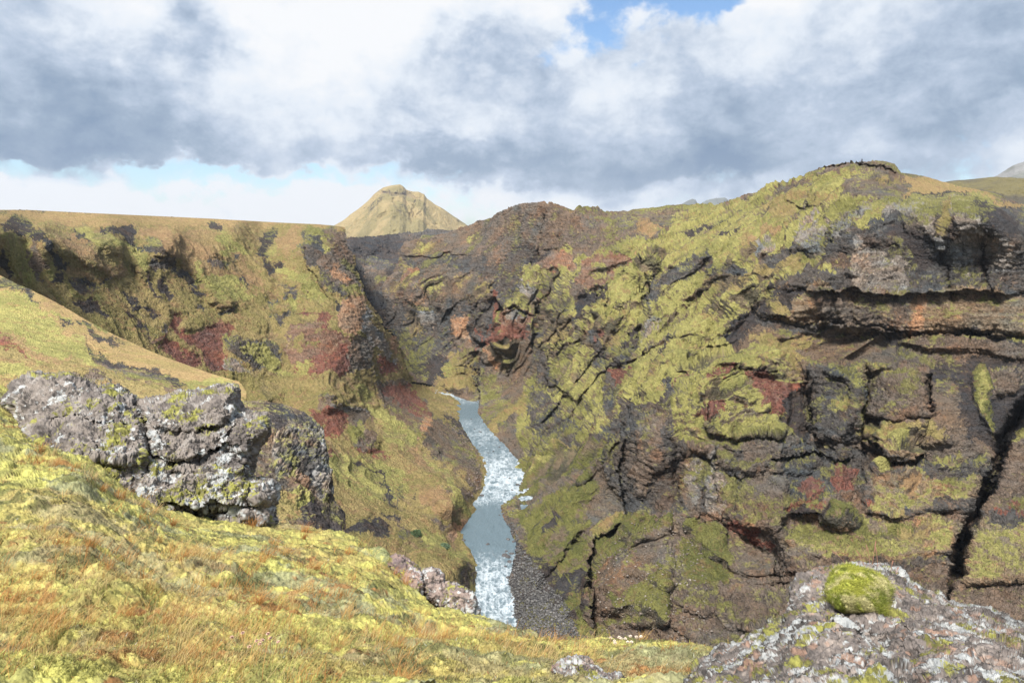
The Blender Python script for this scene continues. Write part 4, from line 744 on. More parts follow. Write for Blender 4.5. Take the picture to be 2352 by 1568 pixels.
simple_sheet('grassy_spur', -60, 566, SPT, [(-60,1010),(566,1010)],
    [(-60,606,130),(100,680,110),(300,787,92),(440,842,80),(556,884,66),(-60,720,88),(100,780,76),(250,840,66),(400,890,58),(500,920,54),(-60,850,52),(100,900,46),(300,960,42),(556,960,46),(-60,1010,40),(556,1010,40),(300,1010,38)],
    [('Y',0,'-60 560 600 820 600 920 420 880 300 840 180 780 60 720 -60 690'), ('K',1,'-100 600 60 640 200 720 300 790 230 790 120 740 0 715 -100 690',1), ('D',1,'560 870 660 890 760 935 860 985 900 1010 860 1000 740 960 640 915'), ('Q',1,'300 740 460 800 560 860 520 870 380 820'), 
     ('G',1,'-200 780 100 730 330 900 450 1000 640 1160 700 1240 500 1200 350 1170 250 1200 100 1060 -100 900'), ('G',1,'130 760 230 760 300 820 500 930 480 960 300 860'),
     ('K',1,'520 950 620 945 730 1010 870 1085 880 1092 760 1060 640 1020',2), ('K',1,'740 930 840 975 950 1050 965 1085 880 1045 800 990',2), ('K',1,'380 905 500 960 520 990 440 960'), ('D',1,'640 880 720 900 700 920 620 890'),
     ('R',1,'-100 980 60 1040 200 1150 240 1190 150 1160 -100 1040'), ('Q',1,'60 1010 240 1100 500 1180 440 1200 240 1160 100 1080'),
     ('K',1,'560 1060 640 1090 800 1195 950 1250 1100 1290 1300 1340 1200 1372 1000 1300 760 1240 640 1160',2.5), ('B',1,'640 1170 760 1240 900 1260 1300 1400 1240 1430 1100 1420 950 1380 750 1270'),
     ('G',1,'1260 1310 1450 1300 1640 1340 1660 1390 1400 1400 1280 1370'), ('O',1,'0 1200 400 1260 640 1240 900 1330 1100 1440 1100 1600 0 1600'), ('G',1,'-100 1240 250 1240 100 1340 -100 1340'),('V',1,'470 1290 640 1260 760 1350 740 1380 560 1370',-2)],
    'O', [('right',2.5,10,'340 800 250 770 170 730 120 705'), ('left',3,14,'190 780 260 830 330 860 430 890'), ('bump',1.5,10,'10 700 100 760 200 830'), ('vee',2,8,'130 720 200 780 250 820')], .28, 61, m_near, 560, 300, [3, 10, 30, 60],
    'grassy spur of golden and green turf falling behind the lichen covered outcrop', 'slope', .5, relief_k=1.3, fine_k=.6)
BT = [(520,915),(560,918),(600,917),(660,928),(700,944),(722,962),(742,975),(744,1010),(750,1050)]
simple_sheet('cinder_bluff', 500, 792, [(500,915),(560,920),(600,918),(660,930),(705,948),(730,965),(741,975),(745,1030),(750,1075),(756,1120),(770,1160),(786,1185),(792,1205)], [(500,1290),(792,1290)],
    [(500,915,50),(600,918,52),(700,946,52),(742,976,50),(550,1000,40),(650,1000,43),(740,1050,44),(600,1100,34),(700,1100,38),(760,1130,40),(600,1200,30),(700,1200,32),(792,1205,36),(500,1290,24),(792,1290,28),(500,1100,32)],
    [('B',0,'500 900 800 900 800 1300 500 1300'), ('K',4,'1800 300 2230 430 2250 500 2000 440 1850 480'), ('D',4,'2100 420 2240 430 2240 520 2120 520',0), ('L',4,'1840 480 2230 480 2280 960 2160 900 1900 760 1840 660',-.5), ('D',4,'1900 480 2100 500 2200 700 2100 850 1950 740 1900 620'),
     ('O',4,'1850 780 2000 900 2120 1020 2000 1160 1880 1100'), ('M',4,'1980 880 2160 920 2180 1000 2060 1020'), ('K',4,'2050 1020 2160 960 2400 1060 2400 1200 2150 1170 2060 1100')],
    'B', [('right',3,12,'740 975 700 1000 650 1010')], .22, 71, m_near, 300, 330, [2, 8, 25], 'dark brown cinder bluff with crumbling grey rock face just beyond the outcrop', 'cliff', .4)
# ---- distant mountains
def ridge_mesh(name, x0, x1, top, yb, D, depth, cols, unit, seed, label, nx=420, ny=160, streaks=None, cat='mountain'):
    """a mountain standing at its own distance, as deep as it is wide, both flanks modelled"""
    xs = np.linspace(x0, x1, nx); tt = np.linspace(0, 1, ny)
    T, X = np.meshgrid(tt, xs, indexing='ij'); yt = smooth_line(top, X)
    Y = yt+T*(yb-yt)
    Dm = D-depth*(T**.8)*np.clip((yb-yt)/max(yb-min(t[1] for t in top), 1), 0.05, 1)
    Pw = world(X, Y, Dm); p = Pw.reshape(-1, 3)
    g = fbm(p, 60*unit, 6, .6, seed, ridge=True, aniso=(1, .5, .22))*T.ravel()**.5*np.sqrt(np.maximum(1-T.ravel(), 0))
    f = fbm(p, 16*unit, 4, .55, seed+2)
    off = g*30*unit+f*2.5*unit
    if streaks: off = off-strokes_at(streaks, X, Y).ravel()*unit
    Pd = p.copy(); Pd[:, 1] -= off; Pd[:, 2] += off*.25
    Pd = Pd.reshape(Pw.shape); n = grid_normals(Pd).reshape(-1, 3)
    a = fbm(p, 60*unit, 5, .6, seed+4); b = fbm(np.stack([p[:, 0], p[:, 1], p[:, 2]*.15], 1), 22*unit, 4, .6, seed+5); tv = T.ravel()
    c = lerp(np.array(cols[0]), np.array(cols[1]), sstep(a+.8*b, -.3, .5)[:, None])
    rk = sstep(.30-tv+.35*b+.2*a, .0, .25)*sstep(n[:, 2], .75, .45)
    c = lerp(c, np.array(cols[2]), rk[:, None])
    if streaks:
        sg = np.clip(strokes_at([(k, abs(d), wd*.8, s) for k, d, wd, s in streaks], X, Y).ravel()/14, 0, .75)
        c = lerp(c, np.array(cols[3]), sg[:, None])
    Pb, Cb = add_back(Pd, c.reshape(*X.shape, 3), [depth*.15, depth*.5, depth], .45)
    mesh_obj(name, Pb.reshape(-1, 3), grid_quads(*Pb.shape[:2]), m_rock2, Cb.reshape(-1, 3), label=label, cat=cat, kind='structure')
MT = [(740,532),(772,516),(800,497),(840,466),(860,446),(872,436),(880,430),(893,427),(905,425),(918,424),(926,428),(934,436),(945,439),(952,440),(962,441),(974,446),(980,455),(1000,470),(1012,476),(1030,488),(1050,502),(1066,513),(1078,521),(1110,538)]
ridge_mesh('mountain', 740, 1110, MT, 548, 4200, 900, [(.31,.24,.12),(.215,.18,.085),(.085,.07,.062),(.14,.10,.08)], 4.0, 81, 'tall cone shaped mountain with a flat rocky top beyond the canyon',
    streaks=[('vee',8.4,3.0,'925 446 935 470 940 500 942 528'), ('vee',7.2,2.6,'960 450 952 475 945 505'), ('bump',6,4,'872 438 895 448 920 447 940 443 975 449'), ('vee',4.8,2.5,'890 450 870 480 860 505'), ('vee',4.8,2.5,'905 452 915 480 938 510'), ('vee',4.2,2.2,'980 462 975 480 955 505'),('vee',4.2,2.0,'868 452 850 470 830 485')])
ridge_mesh('distant_peak', 1555, 1602, [(1555,475),(1567,468),(1580,461),(1590,457),(1596,459),(1602,469)], 480, 9000, 600, [(.12,.13,.12),(.10,.11,.11),(.08,.08,.09),(.1,.1,.1)], 6, 91, 'small hazy blue peak, the left one of two beside the mossy hill', 80, 40)
ridge_mesh('distant_peak', 1604, 1690, [(1604,474),(1612,466),(1624,459),(1636,457),(1645,455),(1664,454),(1672,459),(1690,472)], 480, 9500, 600, [(.12,.13,.12),(.10,.11,.11),(.08,.08,.09),(.1,.1,.1)], 6, 93, 'wider hazy blue peak, nearer the slope of the mossy hill', 100, 40)
ridge_mesh('grey_mountain', 2270, 2460, [(2270,412),(2290,403),(2310,391),(2325,381),(2340,375),(2352,372),(2400,350),(2460,345)], 430, 3200, 500, [(.22,.22,.22),(.16,.165,.15),(.20,.20,.20),(.1,.1,.1)], 3, 95, 'steep grey scree mountain cut off by the picture edge', 160, 80)
ridge_mesh('far_hill', 2150, 2500, [(2150,424),(2172,418),(2230,412),(2290,407),(2320,408),(2352,411),(2500,420)], 480, 1300, 260, [(.15,.13,.06),(.09,.08,.06),(.08,.07,.06),(.1,.1,.1)], 2, 97, 'low dark hill with patches of moss behind the golden slope', 260, 90, cat='hill')
# ------------------------------------------------------------------ river
def river_mat():
    global N, L
    m = new_mat('river_water'); N = m.node_tree.nodes; L = m.node_tree.links
    fo = node('ShaderNodeAttribute', attribute_name='foam').outputs[2]
    oc = node('ShaderNodeTexCoord').outputs['Object']
    st = VM('MULTIPLY', oc, (1, .8, 1))
    n1 = node('ShaderNodeTexNoise', ins={'Vector': st, 'Scale': 1.3, 'Detail': 8, 'Roughness': .65, 'Distortion': .6}).outputs[0]
    n2 = node('ShaderNodeTexNoise', ins={'Vector': oc, 'Scale': 5.0, 'Detail': 4, 'Roughness': .6}).outputs[0]
    k = M('ADD', fo, M('ADD', M('MULTIPLY', M('SUBTRACT', n1, .5), 1.3), M('MULTIPLY', M('SUBTRACT', n2, .5), 1.0)))
    f = node('ShaderNodeMapRange', interpolation_type='SMOOTHSTEP', ins={0: k, 1: .42, 2: 1.12, 3: 0., 4: 1.}).outputs[0]
    col = node('ShaderNodeMix', data_type='RGBA', ins={0: f, 6: (.095, .135, .16, 1), 7: (.42, .47, .51, 1)}).outputs[2]
    ro = M('ADD', M('MULTIPLY', f, .45), .33)
    b = node('ShaderNodeBump', ins={'Strength': .8, 'Distance': .35, 'Height': M('ADD', n1, M('MULTIPLY', n2, .3))}).outputs[0]
    p = node('ShaderNodeBsdfPrincipled', ins={'Base Color': col, 'Roughness': ro, 'Normal': b, 'IOR': 1.33, 'Specular IOR Level': .5})
    node('ShaderNodeOutputMaterial', ins={0: p.outputs[0]})
    return m
yy = np.arange(872, 1500, 1.0); yy = np.concatenate([yy, [1600, 1800, 2200]]); xx = np.arange(960, 1262, 1.0)
kx, Y_ = np.meshgrid(xx, yy); D = dist_at(Y_, RIVER_Z); Pw = world(kx, Y_, D); p = Pw.reshape(-1, 3)
fy = np.interp(Y_.ravel(), [872, 905, 925, 935, 955, 965, 1000, 1030, 1060, 1100, 1150, 1165, 1180, 1245, 1270, 1310, 1500], [.5, .75, .45, .22, .2, .42, .5, .45, .60, .72, .64, .35, .14, .14, .4, .66, .62])
q = p*np.array([1, .62, 1])
wv = fbm(q, 2.6, 4, .6, 201, ridge=True); w2 = fbm(q, 7, 4, .6, 202); w3 = fbm(p*np.array([1, .3, 1]), 9, 3, .6, 203)
foam = fy*(.62+.75*np.clip(wv, -1, 1)+.5*fbm(q, 1.3, 3, .6, 207, ridge=True)+.2*w2+.15*w3)
z = (fbm(q, 3.0, 4, .6, 205)*.55+wv*.3)*(.12+fy)
p[:, 2] += z; ctr = p[:, 0]
mesh_obj('river', p, grid_quads(*kx.shape), river_mat(), extra={'foam': foam}, label='milky blue grey river with white rapids winding through the canyon', cat='river', kind='structure')
m_bed = ground_mat('bedrock_mat', .05, 2.0, .95, .3)
mesh_obj('terrain', np.array([(-13000, -500, -152), (13000, -500, -152), (13000, 12900, -152), (-13000, 12900, -152)], float), np.array([(0, 1, 2, 3)]), m_bed, np.tile([(.12, .10, .07)], (4, 1)), smooth=False, label='brown lowland beneath and beyond the canyon', cat='ground', kind='structure')
# ---- loose rock: a few simple rock shapes, then copies
def rock_shape(seed, sub=3, flat=.7):
    import bmesh
    bm = bmesh.new(); bmesh.ops.create_icosphere(bm, subdivisions=sub, radius=1); co = np.array([v.co[:] for v in bm.verts]); tri = np.array([[v.index for v in f.verts] for f in bm.faces]); bm.free()
    r = np.random.default_rng(seed)
    for _ in range(9):                                             # cut flat facets
        n = r.normal(size=3); n /= np.linalg.norm(n); d = r.uniform(.55, .85); s = co@n
        co = co-np.outer(np.maximum(s-d, 0), n)
    co = co+fbm(co+seed, .5, 4, .6, seed)[:, None]*.10*co
    co *= np.array([1, r.uniform(.6, .9), flat*r.uniform(.6, .9)])
    return co, tri
m_stone = ground_mat('loose_stone', 1.5, .06, .8, .45)
def scatter_rocks(Pg, idx_mask, n, smin, smax, seed, name, label, cols, z_off=0.25):
    """a bed of loose stones lying on a terrain sheet, one object"""
    r = np.random.default_rng(seed); cand = np.flatnonzero(idx_mask.ravel()); pick = r.choice(cand, n); pos = Pg.reshape(-1, 3)[pick]
    shp = [rock_shape(seed*10+k, 1) for k in range(6)]; nv = len(shp[0][0])
    s = smin*(smax/smin)**(r.random(n)**2.4); ang = r.uniform(0, 6.28, n); pos = pos+np.stack([r.normal(0, .3, n), r.normal(0, .3, n), s*z_off], 1)
    S = np.stack([shp[k][0] for k in r.integers(0, 6, n)]); c, sn = np.cos(ang), np.sin(ang)
    V = S*s[:, None, None]; V = np.stack([V[..., 0]*c[:, None]-V[..., 1]*sn[:, None], V[..., 0]*sn[:, None]+V[..., 1]*c[:, None], V[..., 2]], -1)+pos[:, None]
    tri = (shp[0][1][None]+np.arange(n)[:, None, None]*nv).reshape(-1, 3)
    ca = lerp(np.array(cols[0]), np.array(cols[1]), r.random((n, 1))); ca = ca*r.uniform(.7, 1.3, (n, 1))
    return mesh_obj(name, V.reshape(-1, 3), None, m_stone, np.repeat(ca, nv, 0), tris=tri, smooth=False, label=label, cat='rubble', kind='stuff')
kxR = sh_k = None
def sheet_mask(Yg, Xg, poly): return look(raster(P(poly)), Xg, Yg)
scatter_rocks(PR, sheet_mask(RY, RX, '1165 1200 1180 1200 1200 1260 1230 1290 1260 1340 1310 1400 1330 1460 1180 1460 1170 1330 1195 1250'), 9000, .14, .8, 301, 'gravel', 'grey boulders and gravel heaped along the riverbank', [(.045, .045, .047), (.13, .125, .12)])
scatter_rocks(PR, sheet_mask(RY, RX, '1370 1280 1460 1190 1560 1180 1620 1260 1640 1480 1380 1480'), 2200, .10, .7, 302, 'rubble', 'pale broken rubble strewn over the mossy slope', [(.12, .10, .085), (.23, .20, .175)])
scatter_rocks(PR, sheet_mask(RY, RX, '1190 1090 1215 1130 1205 1170 1180 1170 1200 1230 1180 1240 1150 1170 1180 1150'), 350, .15, .7, 303, 'shore_stones', 'dark wet stones at the water edge by the mossy slope', [(.06, .06, .06), (.16, .15, .14)])
scatter_rocks(PL, sheet_mask(LY, LX, '1035 930 1060 960 1070 1000 1100 1040 1112 1080 1098 1130 1080 1150 1070 1140 1080 1060 1040 990 1020 940'), 900, .15, .8, 304, 'shingle', 'brown stones lying in a narrow strip along the water', [(.11, .085, .07), (.22, .18, .16)])
# boulders in the stream
RB = [(1082,962,.8),(1128,978,1.2),(1103,992,1.3),(1101,1023,.9),(1133,1036,.8),(1124,1074,.9),(1171,1098,1.),(1188,1112,1.5),(1196,1116,1.2),(1107,1137,1.4),(1120,1040,.7),(1147,1026,.9),
      (1065,1240,1.3),(1120,1249,1.1),(1167,1238,1.0),(1160,1274,1.5),(1168,1279,1.6),(1175,1271,1.3),(1163,1266,.9),(1171,1289,1.2),(1186,1262,1.0),(1147,1182,.6),(1166,1325,.9),(1181,1243,1.4),(1090,985,.7),(1112,1058,.8),(1176,1125,1.0),(1160,1300,.8)]
shapes = []
for k in range(4):
    co, tri = rock_shape(400+k, 3, .6); shapes.append((co, tri))
m_wet = ground_mat('wet_stone', 2.0, .05, .45, .4)
proto = {}
for i, (x, y, s) in enumerate(RB):
    k = i % 4; pos = world(x, y, dist_at(y, RIVER_Z+.1))
    if k not in proto:
        o = mesh_obj('river_boulder', shapes[k][0], None, m_wet, np.tile([(.075, .07, .07)], (len(shapes[k][0]), 1)), tris=shapes[k][1]); proto[k] = o
    else: o = proto[k].copy(); C.objects.link(o)
    o.location = [float(t) for t in pos]; o.scale = [s, s, s]; o.rotation_euler = (0, 0, i*1.3)
    names = {0: 'upstream reach', 1: 'middle rapids', 2: 'calm pool by the promontory', 3: 'lower gravel reach'}
    reach = lambda yy_: 0 if yy_ < 1050 else 1 if yy_ < 1150 else 2 if yy_ < 1255 else 3
    same = sorted([b_ for b_ in RB if reach(b_[1]) == reach(y)]); o_n = ['leftmost', 'second', 'third', 'fourth', 'fifth', 'sixth', 'seventh', 'eighth', 'ninth', 'tenth', 'eleventh', 'twelfth'][same.index((x, y, s))]
    tag(o, f"{'large' if s > 1.15 else 'small'} wet boulder, {o_n} from the left bank in the {names[reach(y)]}", 'boulder', None, 'boulders standing in the river')
# ------------------------------------------------------------------ foreground slope
FT = [(-60,862),(0,885),(40,920),(100,975),(300,1090),(420,1150),(560,1195),(640,1209),(700,1212),(760,1224),(800,1232),(840,1252),(880,1285),(930,1352),(1000,1394),(1060,1410),(1100,1420),(1150,1432),(1180,1448),(1210,1463),(1250,1477),(1300,1476),(1340,1470),(1375,1465),(1420,1471),(1460,1470),(1500,1474),(1560,1480),(1640,1494),(1720,1500),(1800,1500),(2420,1530)]
FC = [(-60,862,15.5),(0,885,15.0),(100,975,13.6),(300,1090,13.2),(560,1195,12.6),(640,1209,12.2),(760,1224,11.6),(880,1285,10.3),(1000,1375,8.8),(1100,1410,8.1),(1250,1477,6.9),(1450,1470,6.7),(1640,1494,5.3),(1800,1500,4.9),(2420,1530,4.2),
      (0,1568,2.9),(600,1568,3.1),(1176,1568,3.4),(1700,1568,3.6),(2420,1568,3.7),(-60,1000,10.4),(200,1100,9.2),(0,1200,6.6),(300,1260,6.6),(600,1400,5.4),(600,1280,7.9),(900,1500,4.3),(300,1430,4.4),(1000,1450,6.2),(1250,1540,4.2),(0,1380,4.4),(-60,1568,2.9)]
GR = (world(1176, 1568, 3.0))
nx, ny = 1240, 640
X_ = np.linspace(-60, 2420, nx)[None]*np.ones((ny, 1)); tv = np.linspace(0, 1, ny)[:, None]**.9
yt = smooth_line(FT, X_); Y_ = yt+tv*(1640-yt)
D = tps(FC, X_[::4, ::4], np.minimum(Y_, 1640)[::4, ::4], .0005)
fi = np.clip(np.arange(ny)/4, 0, D.shape[0]-1.001); fj = np.clip(np.arange(nx)/4, 0, D.shape[1]-1.001); i0 = fi.astype(int); j0 = fj.astype(int); ti = (fi-i0)[:, None]; tj = (fj-j0)[None]
D = (D[i0][:, j0]*(1-ti)+D[i0+1][:, j0]*ti)*(1-tj)+(D[i0][:, j0+1]*(1-ti)+D[i0+1][:, j0+1]*ti)*tj
Pg = world(X_, Y_, D); p = Pg.reshape(-1, 3)
hum = fbm(p, .75, 5, .55, 501)*.10; cl1, cl2, clv = cells(p, .24, 502); cush = np.sqrt(np.maximum(0, 1-cl1**2*1.3))*.085+clv*.03
fl = fbm(p, .07, 4, .6, 503)*.014+fbm(p, .022, 3, .7, 504)*.006
edge = np.minimum(1, (Y_-yt)/60).ravel()
lowg = sstep(fbm(p, .9, 3, .5, 505), -.2, .5)
p2 = p.copy(); p2[:, 2] += hum*(.3+.7*edge)+cush*(.4+.6*lowg)+fl*1.6+fbm(p, .16, 3, .6, 506)*.014
Pf = p2.reshape(Pg.shape); nrm = grid_normals(Pf).reshape(-1, 3)
COLN = dict(lime=(.37, .355, .105), olive=(.24, .235, .08), grey=(.20, .205, .12), rust=(.24, .12, .045), dark=(.095, .10, .035), straw=(.33, .235, .10), red=(.26, .07, .035))
def near_colour(p, seed=0):
    a = fbm(p, 1.1, 4, .6, 510); b = fbm(p, .38, 4, .6, 511); c = fbm(p, .12, 3, .65, 512); d = fbm(p, .8, 4, .6, 513); e = fbm(p, .5, 4, .6, 514); f = fbm(p, 1.6, 3, .6, 515)
    K = {k: np.array(v) for k, v in COLN.items()}
    col = lerp(K['lime'], K['olive'], sstep(.5*b+.9*c, -.3, .5)[:, None])
    col = lerp(col, K['grey'], (sstep(d+.3*c, .12, .42)*.85)[:, None])
    col = lerp(col, K['straw'], (sstep(f+.4*b, .0, .5)*.38)[:, None])
    col = lerp(col, K['dark'], sstep(e+.5*c, .38, .60)[:, None]*.8)
    col = lerp(col, K['rust'], (sstep(a+.6*c, .50, .72)*sstep(b, -.1, .2))[:, None]*.85)
    return col
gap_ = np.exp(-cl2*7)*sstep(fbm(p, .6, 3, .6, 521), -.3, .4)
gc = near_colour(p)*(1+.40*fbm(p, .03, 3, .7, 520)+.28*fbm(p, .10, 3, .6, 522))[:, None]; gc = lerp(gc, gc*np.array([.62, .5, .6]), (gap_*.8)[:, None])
crease = sstep(-fl/.014, .2, 1)*.0
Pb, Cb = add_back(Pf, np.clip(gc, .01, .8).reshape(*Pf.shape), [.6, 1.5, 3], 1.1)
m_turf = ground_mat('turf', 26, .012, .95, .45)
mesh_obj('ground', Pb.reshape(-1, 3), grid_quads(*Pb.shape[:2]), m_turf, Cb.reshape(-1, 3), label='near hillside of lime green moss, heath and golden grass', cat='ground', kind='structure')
# ---- blades
m_blade = new_mat('blade'); N = m_blade.node_tree.nodes; L = m_blade.node_tree.links
at = node('ShaderNodeAttribute', attribute_name='Col').outputs[0]
bs = node('ShaderNodeBsdfPrincipled', ins={'Base Color': at, 'Roughness': .7, 'Specular IOR Level': .2}); trn = node('ShaderNodeBsdfTranslucent', ins={0: at})
node('ShaderNodeOutputMaterial', ins={0: node('ShaderNodeMixShader', ins={0: .25, 1: bs.outputs[0], 2: trn.outputs[0]}).outputs[0]})
def blades(root, h, lean, width, col, seed, segs=3, droop=.5):
    """thin tapering curved leaves; lean is the sideways travel of the tip per unit of height"""
    r = np.random.default_rng(seed); n = len(root); t = np.linspace(0, 1, segs+1)
    side = r.uniform(0, np.pi, n); sv = np.stack([np.cos(side), np.sin(side)*.6, np.zeros(n)], 1)*width[:, None]
    c = root[:, None]+np.stack([lean[:, 0:1]*h[:, None]*t**1.6, lean[:, 1:2]*h[:, None]*t**1.6, h[:, None]*(t-droop*.35*t**2*np.hypot(lean[:, 0:1], lean[:, 1:2]))], -1)
    wd = (1-t**1.5*.92)[None, :, None]*.5
    V = np.stack([c-sv[:, None]*wd, c+sv[:, None]*wd], 2).reshape(n, -1, 3); nv = 2*(segs+1)
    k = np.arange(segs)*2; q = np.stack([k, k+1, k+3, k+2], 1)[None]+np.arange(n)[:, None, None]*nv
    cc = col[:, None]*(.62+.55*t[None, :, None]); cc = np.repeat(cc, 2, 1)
    return V.reshape(-1, 3), q.reshape(-1, 4), cc.reshape(-1, 3)
def merge(parts):
    vs, qs, cs, o = [], [], [], 0
    for v, q, c in parts: vs.append(v); qs.append(q+o); cs.append(c); o += len(v)
    return np.concatenate(vs), np.concatenate(qs), np.concatenate(cs)
r = np.random.default_rng(77)
flat = Pf.reshape(-1, 3)
# how much ground each sample stands for, to spread growth evenly over the slope but denser near by
vis = (X_.ravel() > -50) & (X_.ravel() < 1950) & (Y_.ravel() < 1600)
dist = np.linalg.norm(flat, axis=1)
def pick(n, weight):
    wgt = weight*vis; wgt = wgt/wgt.sum(); i = r.choice(len(flat), n, p=wgt); q = flat[i].copy(); k = (dist[i]/F*2.0)[:, None]
    q[:, :2] += r.normal(0, 1, (n, 2))*k; return q, i
grassy = sstep(fbm(flat, 1.8, 4, .6, 530)+.25*fbm(flat, .5, 3, .6, 531), -.25, .35)*(.35+.65*sstep(1250-X_.ravel(), -250, 200))
tp, ti_ = pick(420, grassy*(.1+dist/5)); PTS = []
cols3 = np.array([(.50, .25, .09), (.53, .33, .13), (.44, .20, .07), (.56, .41, .21)])
rr, hh, ll, ww, ccl = [], [], [], [], []
for k in range(len(tp)):
    nb = r.integers(14, 60); d = np.linalg.norm(tp[k]); sp = r.uniform(.02, .08); H = r.uniform(.07, .15)*(1+.5*min(d/9, 1))
    root = tp[k]+np.stack([r.normal(0, sp, nb), r.normal(0, sp, nb), np.full(nb, -.02)], 1)
    rr.append(root); hh.append(H*r.uniform(.5, 1.1, nb)); ll.append(np.stack([r.normal(.45, .42, nb), r.normal(.1, .4, nb)], 1)); ww.append(np.full(nb, max(.0028, d*.00052)))
    ccl.append(cols3[r.integers(0, 4)]*r.uniform(.75, 1.2, (nb, 1))*lerp(np.ones(3), np.array([1, 1.05, .9]), r.random((nb, 1))))
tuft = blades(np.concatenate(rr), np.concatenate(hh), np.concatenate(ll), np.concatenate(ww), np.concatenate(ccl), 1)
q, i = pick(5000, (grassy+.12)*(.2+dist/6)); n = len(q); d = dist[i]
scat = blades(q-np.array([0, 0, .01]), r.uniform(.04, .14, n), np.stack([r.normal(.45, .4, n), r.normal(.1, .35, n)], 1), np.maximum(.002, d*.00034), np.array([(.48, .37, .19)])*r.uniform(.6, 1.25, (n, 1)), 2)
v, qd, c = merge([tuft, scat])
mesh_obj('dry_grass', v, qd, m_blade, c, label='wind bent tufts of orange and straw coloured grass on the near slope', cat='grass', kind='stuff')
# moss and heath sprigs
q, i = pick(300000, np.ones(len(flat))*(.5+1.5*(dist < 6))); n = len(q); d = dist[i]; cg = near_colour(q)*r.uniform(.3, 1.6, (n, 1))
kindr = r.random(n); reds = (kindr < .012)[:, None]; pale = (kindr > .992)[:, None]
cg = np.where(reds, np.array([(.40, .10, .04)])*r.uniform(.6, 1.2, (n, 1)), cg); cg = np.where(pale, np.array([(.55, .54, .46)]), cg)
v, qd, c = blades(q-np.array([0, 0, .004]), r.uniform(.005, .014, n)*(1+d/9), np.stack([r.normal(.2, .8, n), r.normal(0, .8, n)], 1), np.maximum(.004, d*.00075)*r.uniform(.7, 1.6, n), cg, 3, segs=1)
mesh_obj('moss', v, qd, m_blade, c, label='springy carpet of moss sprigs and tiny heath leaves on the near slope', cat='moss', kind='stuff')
# ------------------------------------------------------------------ boulders close by
def m_lichen(name, scale):
    return ground_mat(name, scale, .02, .9, .40)
def blob(name, poly, cp, T, edge_px, step, unit, seed, mat, col_fn, strokes=(), push=None, label=None, cat=None, group=None, parent=None, rel=1.0, fuzz=0.0):
    """a closed rock: its outline, its own distance and thickness, front and back, broken by cracks and ledges"""
    poly = np.array(poly, float); x0, y0 = poly.min(0)-step; x1, y1 = poly.max(0)+step
    xs = np.arange(x0, x1+step, step); ys = np.arange(y0, y1+step, step); X, Y = np.meshgrid(xs, ys)
    ins = np.zeros(X.shape, bool)
    for (ax, ay), (bx, by) in zip(poly, np.roll(poly, -1, 0)):
        if ay != by: ins ^= ((ay > Y) != (by > Y)) & (X < (bx-ax)*(Y-ay)/(by-ay)+ax)
    dist_e, _, _ = seg_field(np.vstack([poly, poly[:1]]), X, Y)
    # snap the corners just outside to the outline
    best = np.full(X.shape, 1e9); sx = X.copy(); sy = Y.copy(); pc = np.vstack([poly, poly[:1]])
    for a, b in zip(pc[:-1], pc[1:]):
        dd = b-a; l2 = max((dd**2).sum(), 1e-9); t = np.clip(((X-a[0])*dd[0]+(Y-a[1])*dd[1])/l2, 0, 1); qx = a[0]+t*dd[0]; qy = a[1]+t*dd[1]; rr_ = np.hypot(X-qx, Y-qy)
        m = rr_ < best; best = np.where(m, rr_, best); sx = np.where(m, qx, sx); sy = np.where(m, qy, sy)
    X = np.where(ins, X, sx); Y = np.where(ins, Y, sy); de = np.where(ins, dist_e, 0)
    h, wd = X.shape; cell = ins[:-1, :-1] | ins[1:, :-1] | ins[:-1, 1:] | ins[1:, 1:]
    q = grid_quads(h, wd)[cell.ravel()]
    D0 = tps(cp, X, Y, .0005)
    u = np.clip(de/edge_px, 0, 1); th = T*np.sqrt(1-(1-u)**2)
    Dk = D0-th+strokes_at(strokes, X, Y)*unit*sstep(u, 0, .4)
    if push is not None:
        sheetp = np.zeros((RH, RW), np.float32)
        for pp, am in push: sheetp[raster(pp)] = am
        Dk = Dk+look_s(blur(sheetp, 2), X, Y)*unit*sstep(u, 0, .5)
    out = []
    Pk = world(X, Y, Dk); n0 = grid_normals(Pk); 
    for ax in (0, 1): n0 = np.roll(n0, 2, ax)+np.roll(n0, -2, ax)+n0
    n0 /= np.linalg.norm(n0, axis=-1, keepdims=True)+1e-9
    p = Pk.reshape(-1, 3); dsp = relief(p, np.full(len(p), rel, np.float32), unit, seed, 1.0)+fuzz*fbm(p, max(fuzz, .01)*4, 4, .65, seed+5)
    Pk = Pk+n0*dsp.reshape(X.shape)[..., None]*sstep(u, 0, .12)[..., None]
    # ragged outline
    rg = fbm(p, 6*unit, 4, .6, seed+6).reshape(X.shape)*(1-u)**2*unit*1.1*rel
    Pk[..., 2] += rg; Pk[..., 0] += rg*.6
    n1 = grid_normals(Pk).reshape(-1, 3); col = col_fn(Pk.reshape(-1, 3), n1)
    Bk = world(X, Y, D0+th*.8+.01); Bk[..., 2] += rg; Bk[..., 0] += rg*.6
    co = np.concatenate([Pk.reshape(-1, 3), Bk.reshape(-1, 3)]); cc = np.concatenate([col, col*.9]); qa = np.concatenate([q, q[:, ::-1]+h*wd])
    co, qa, (cc,) = used_only(co, qa, cc)
    return mesh_obj(name, co, qa, mat, cc, label=label, cat=cat, group=group, parent=parent), Pk, n1, q
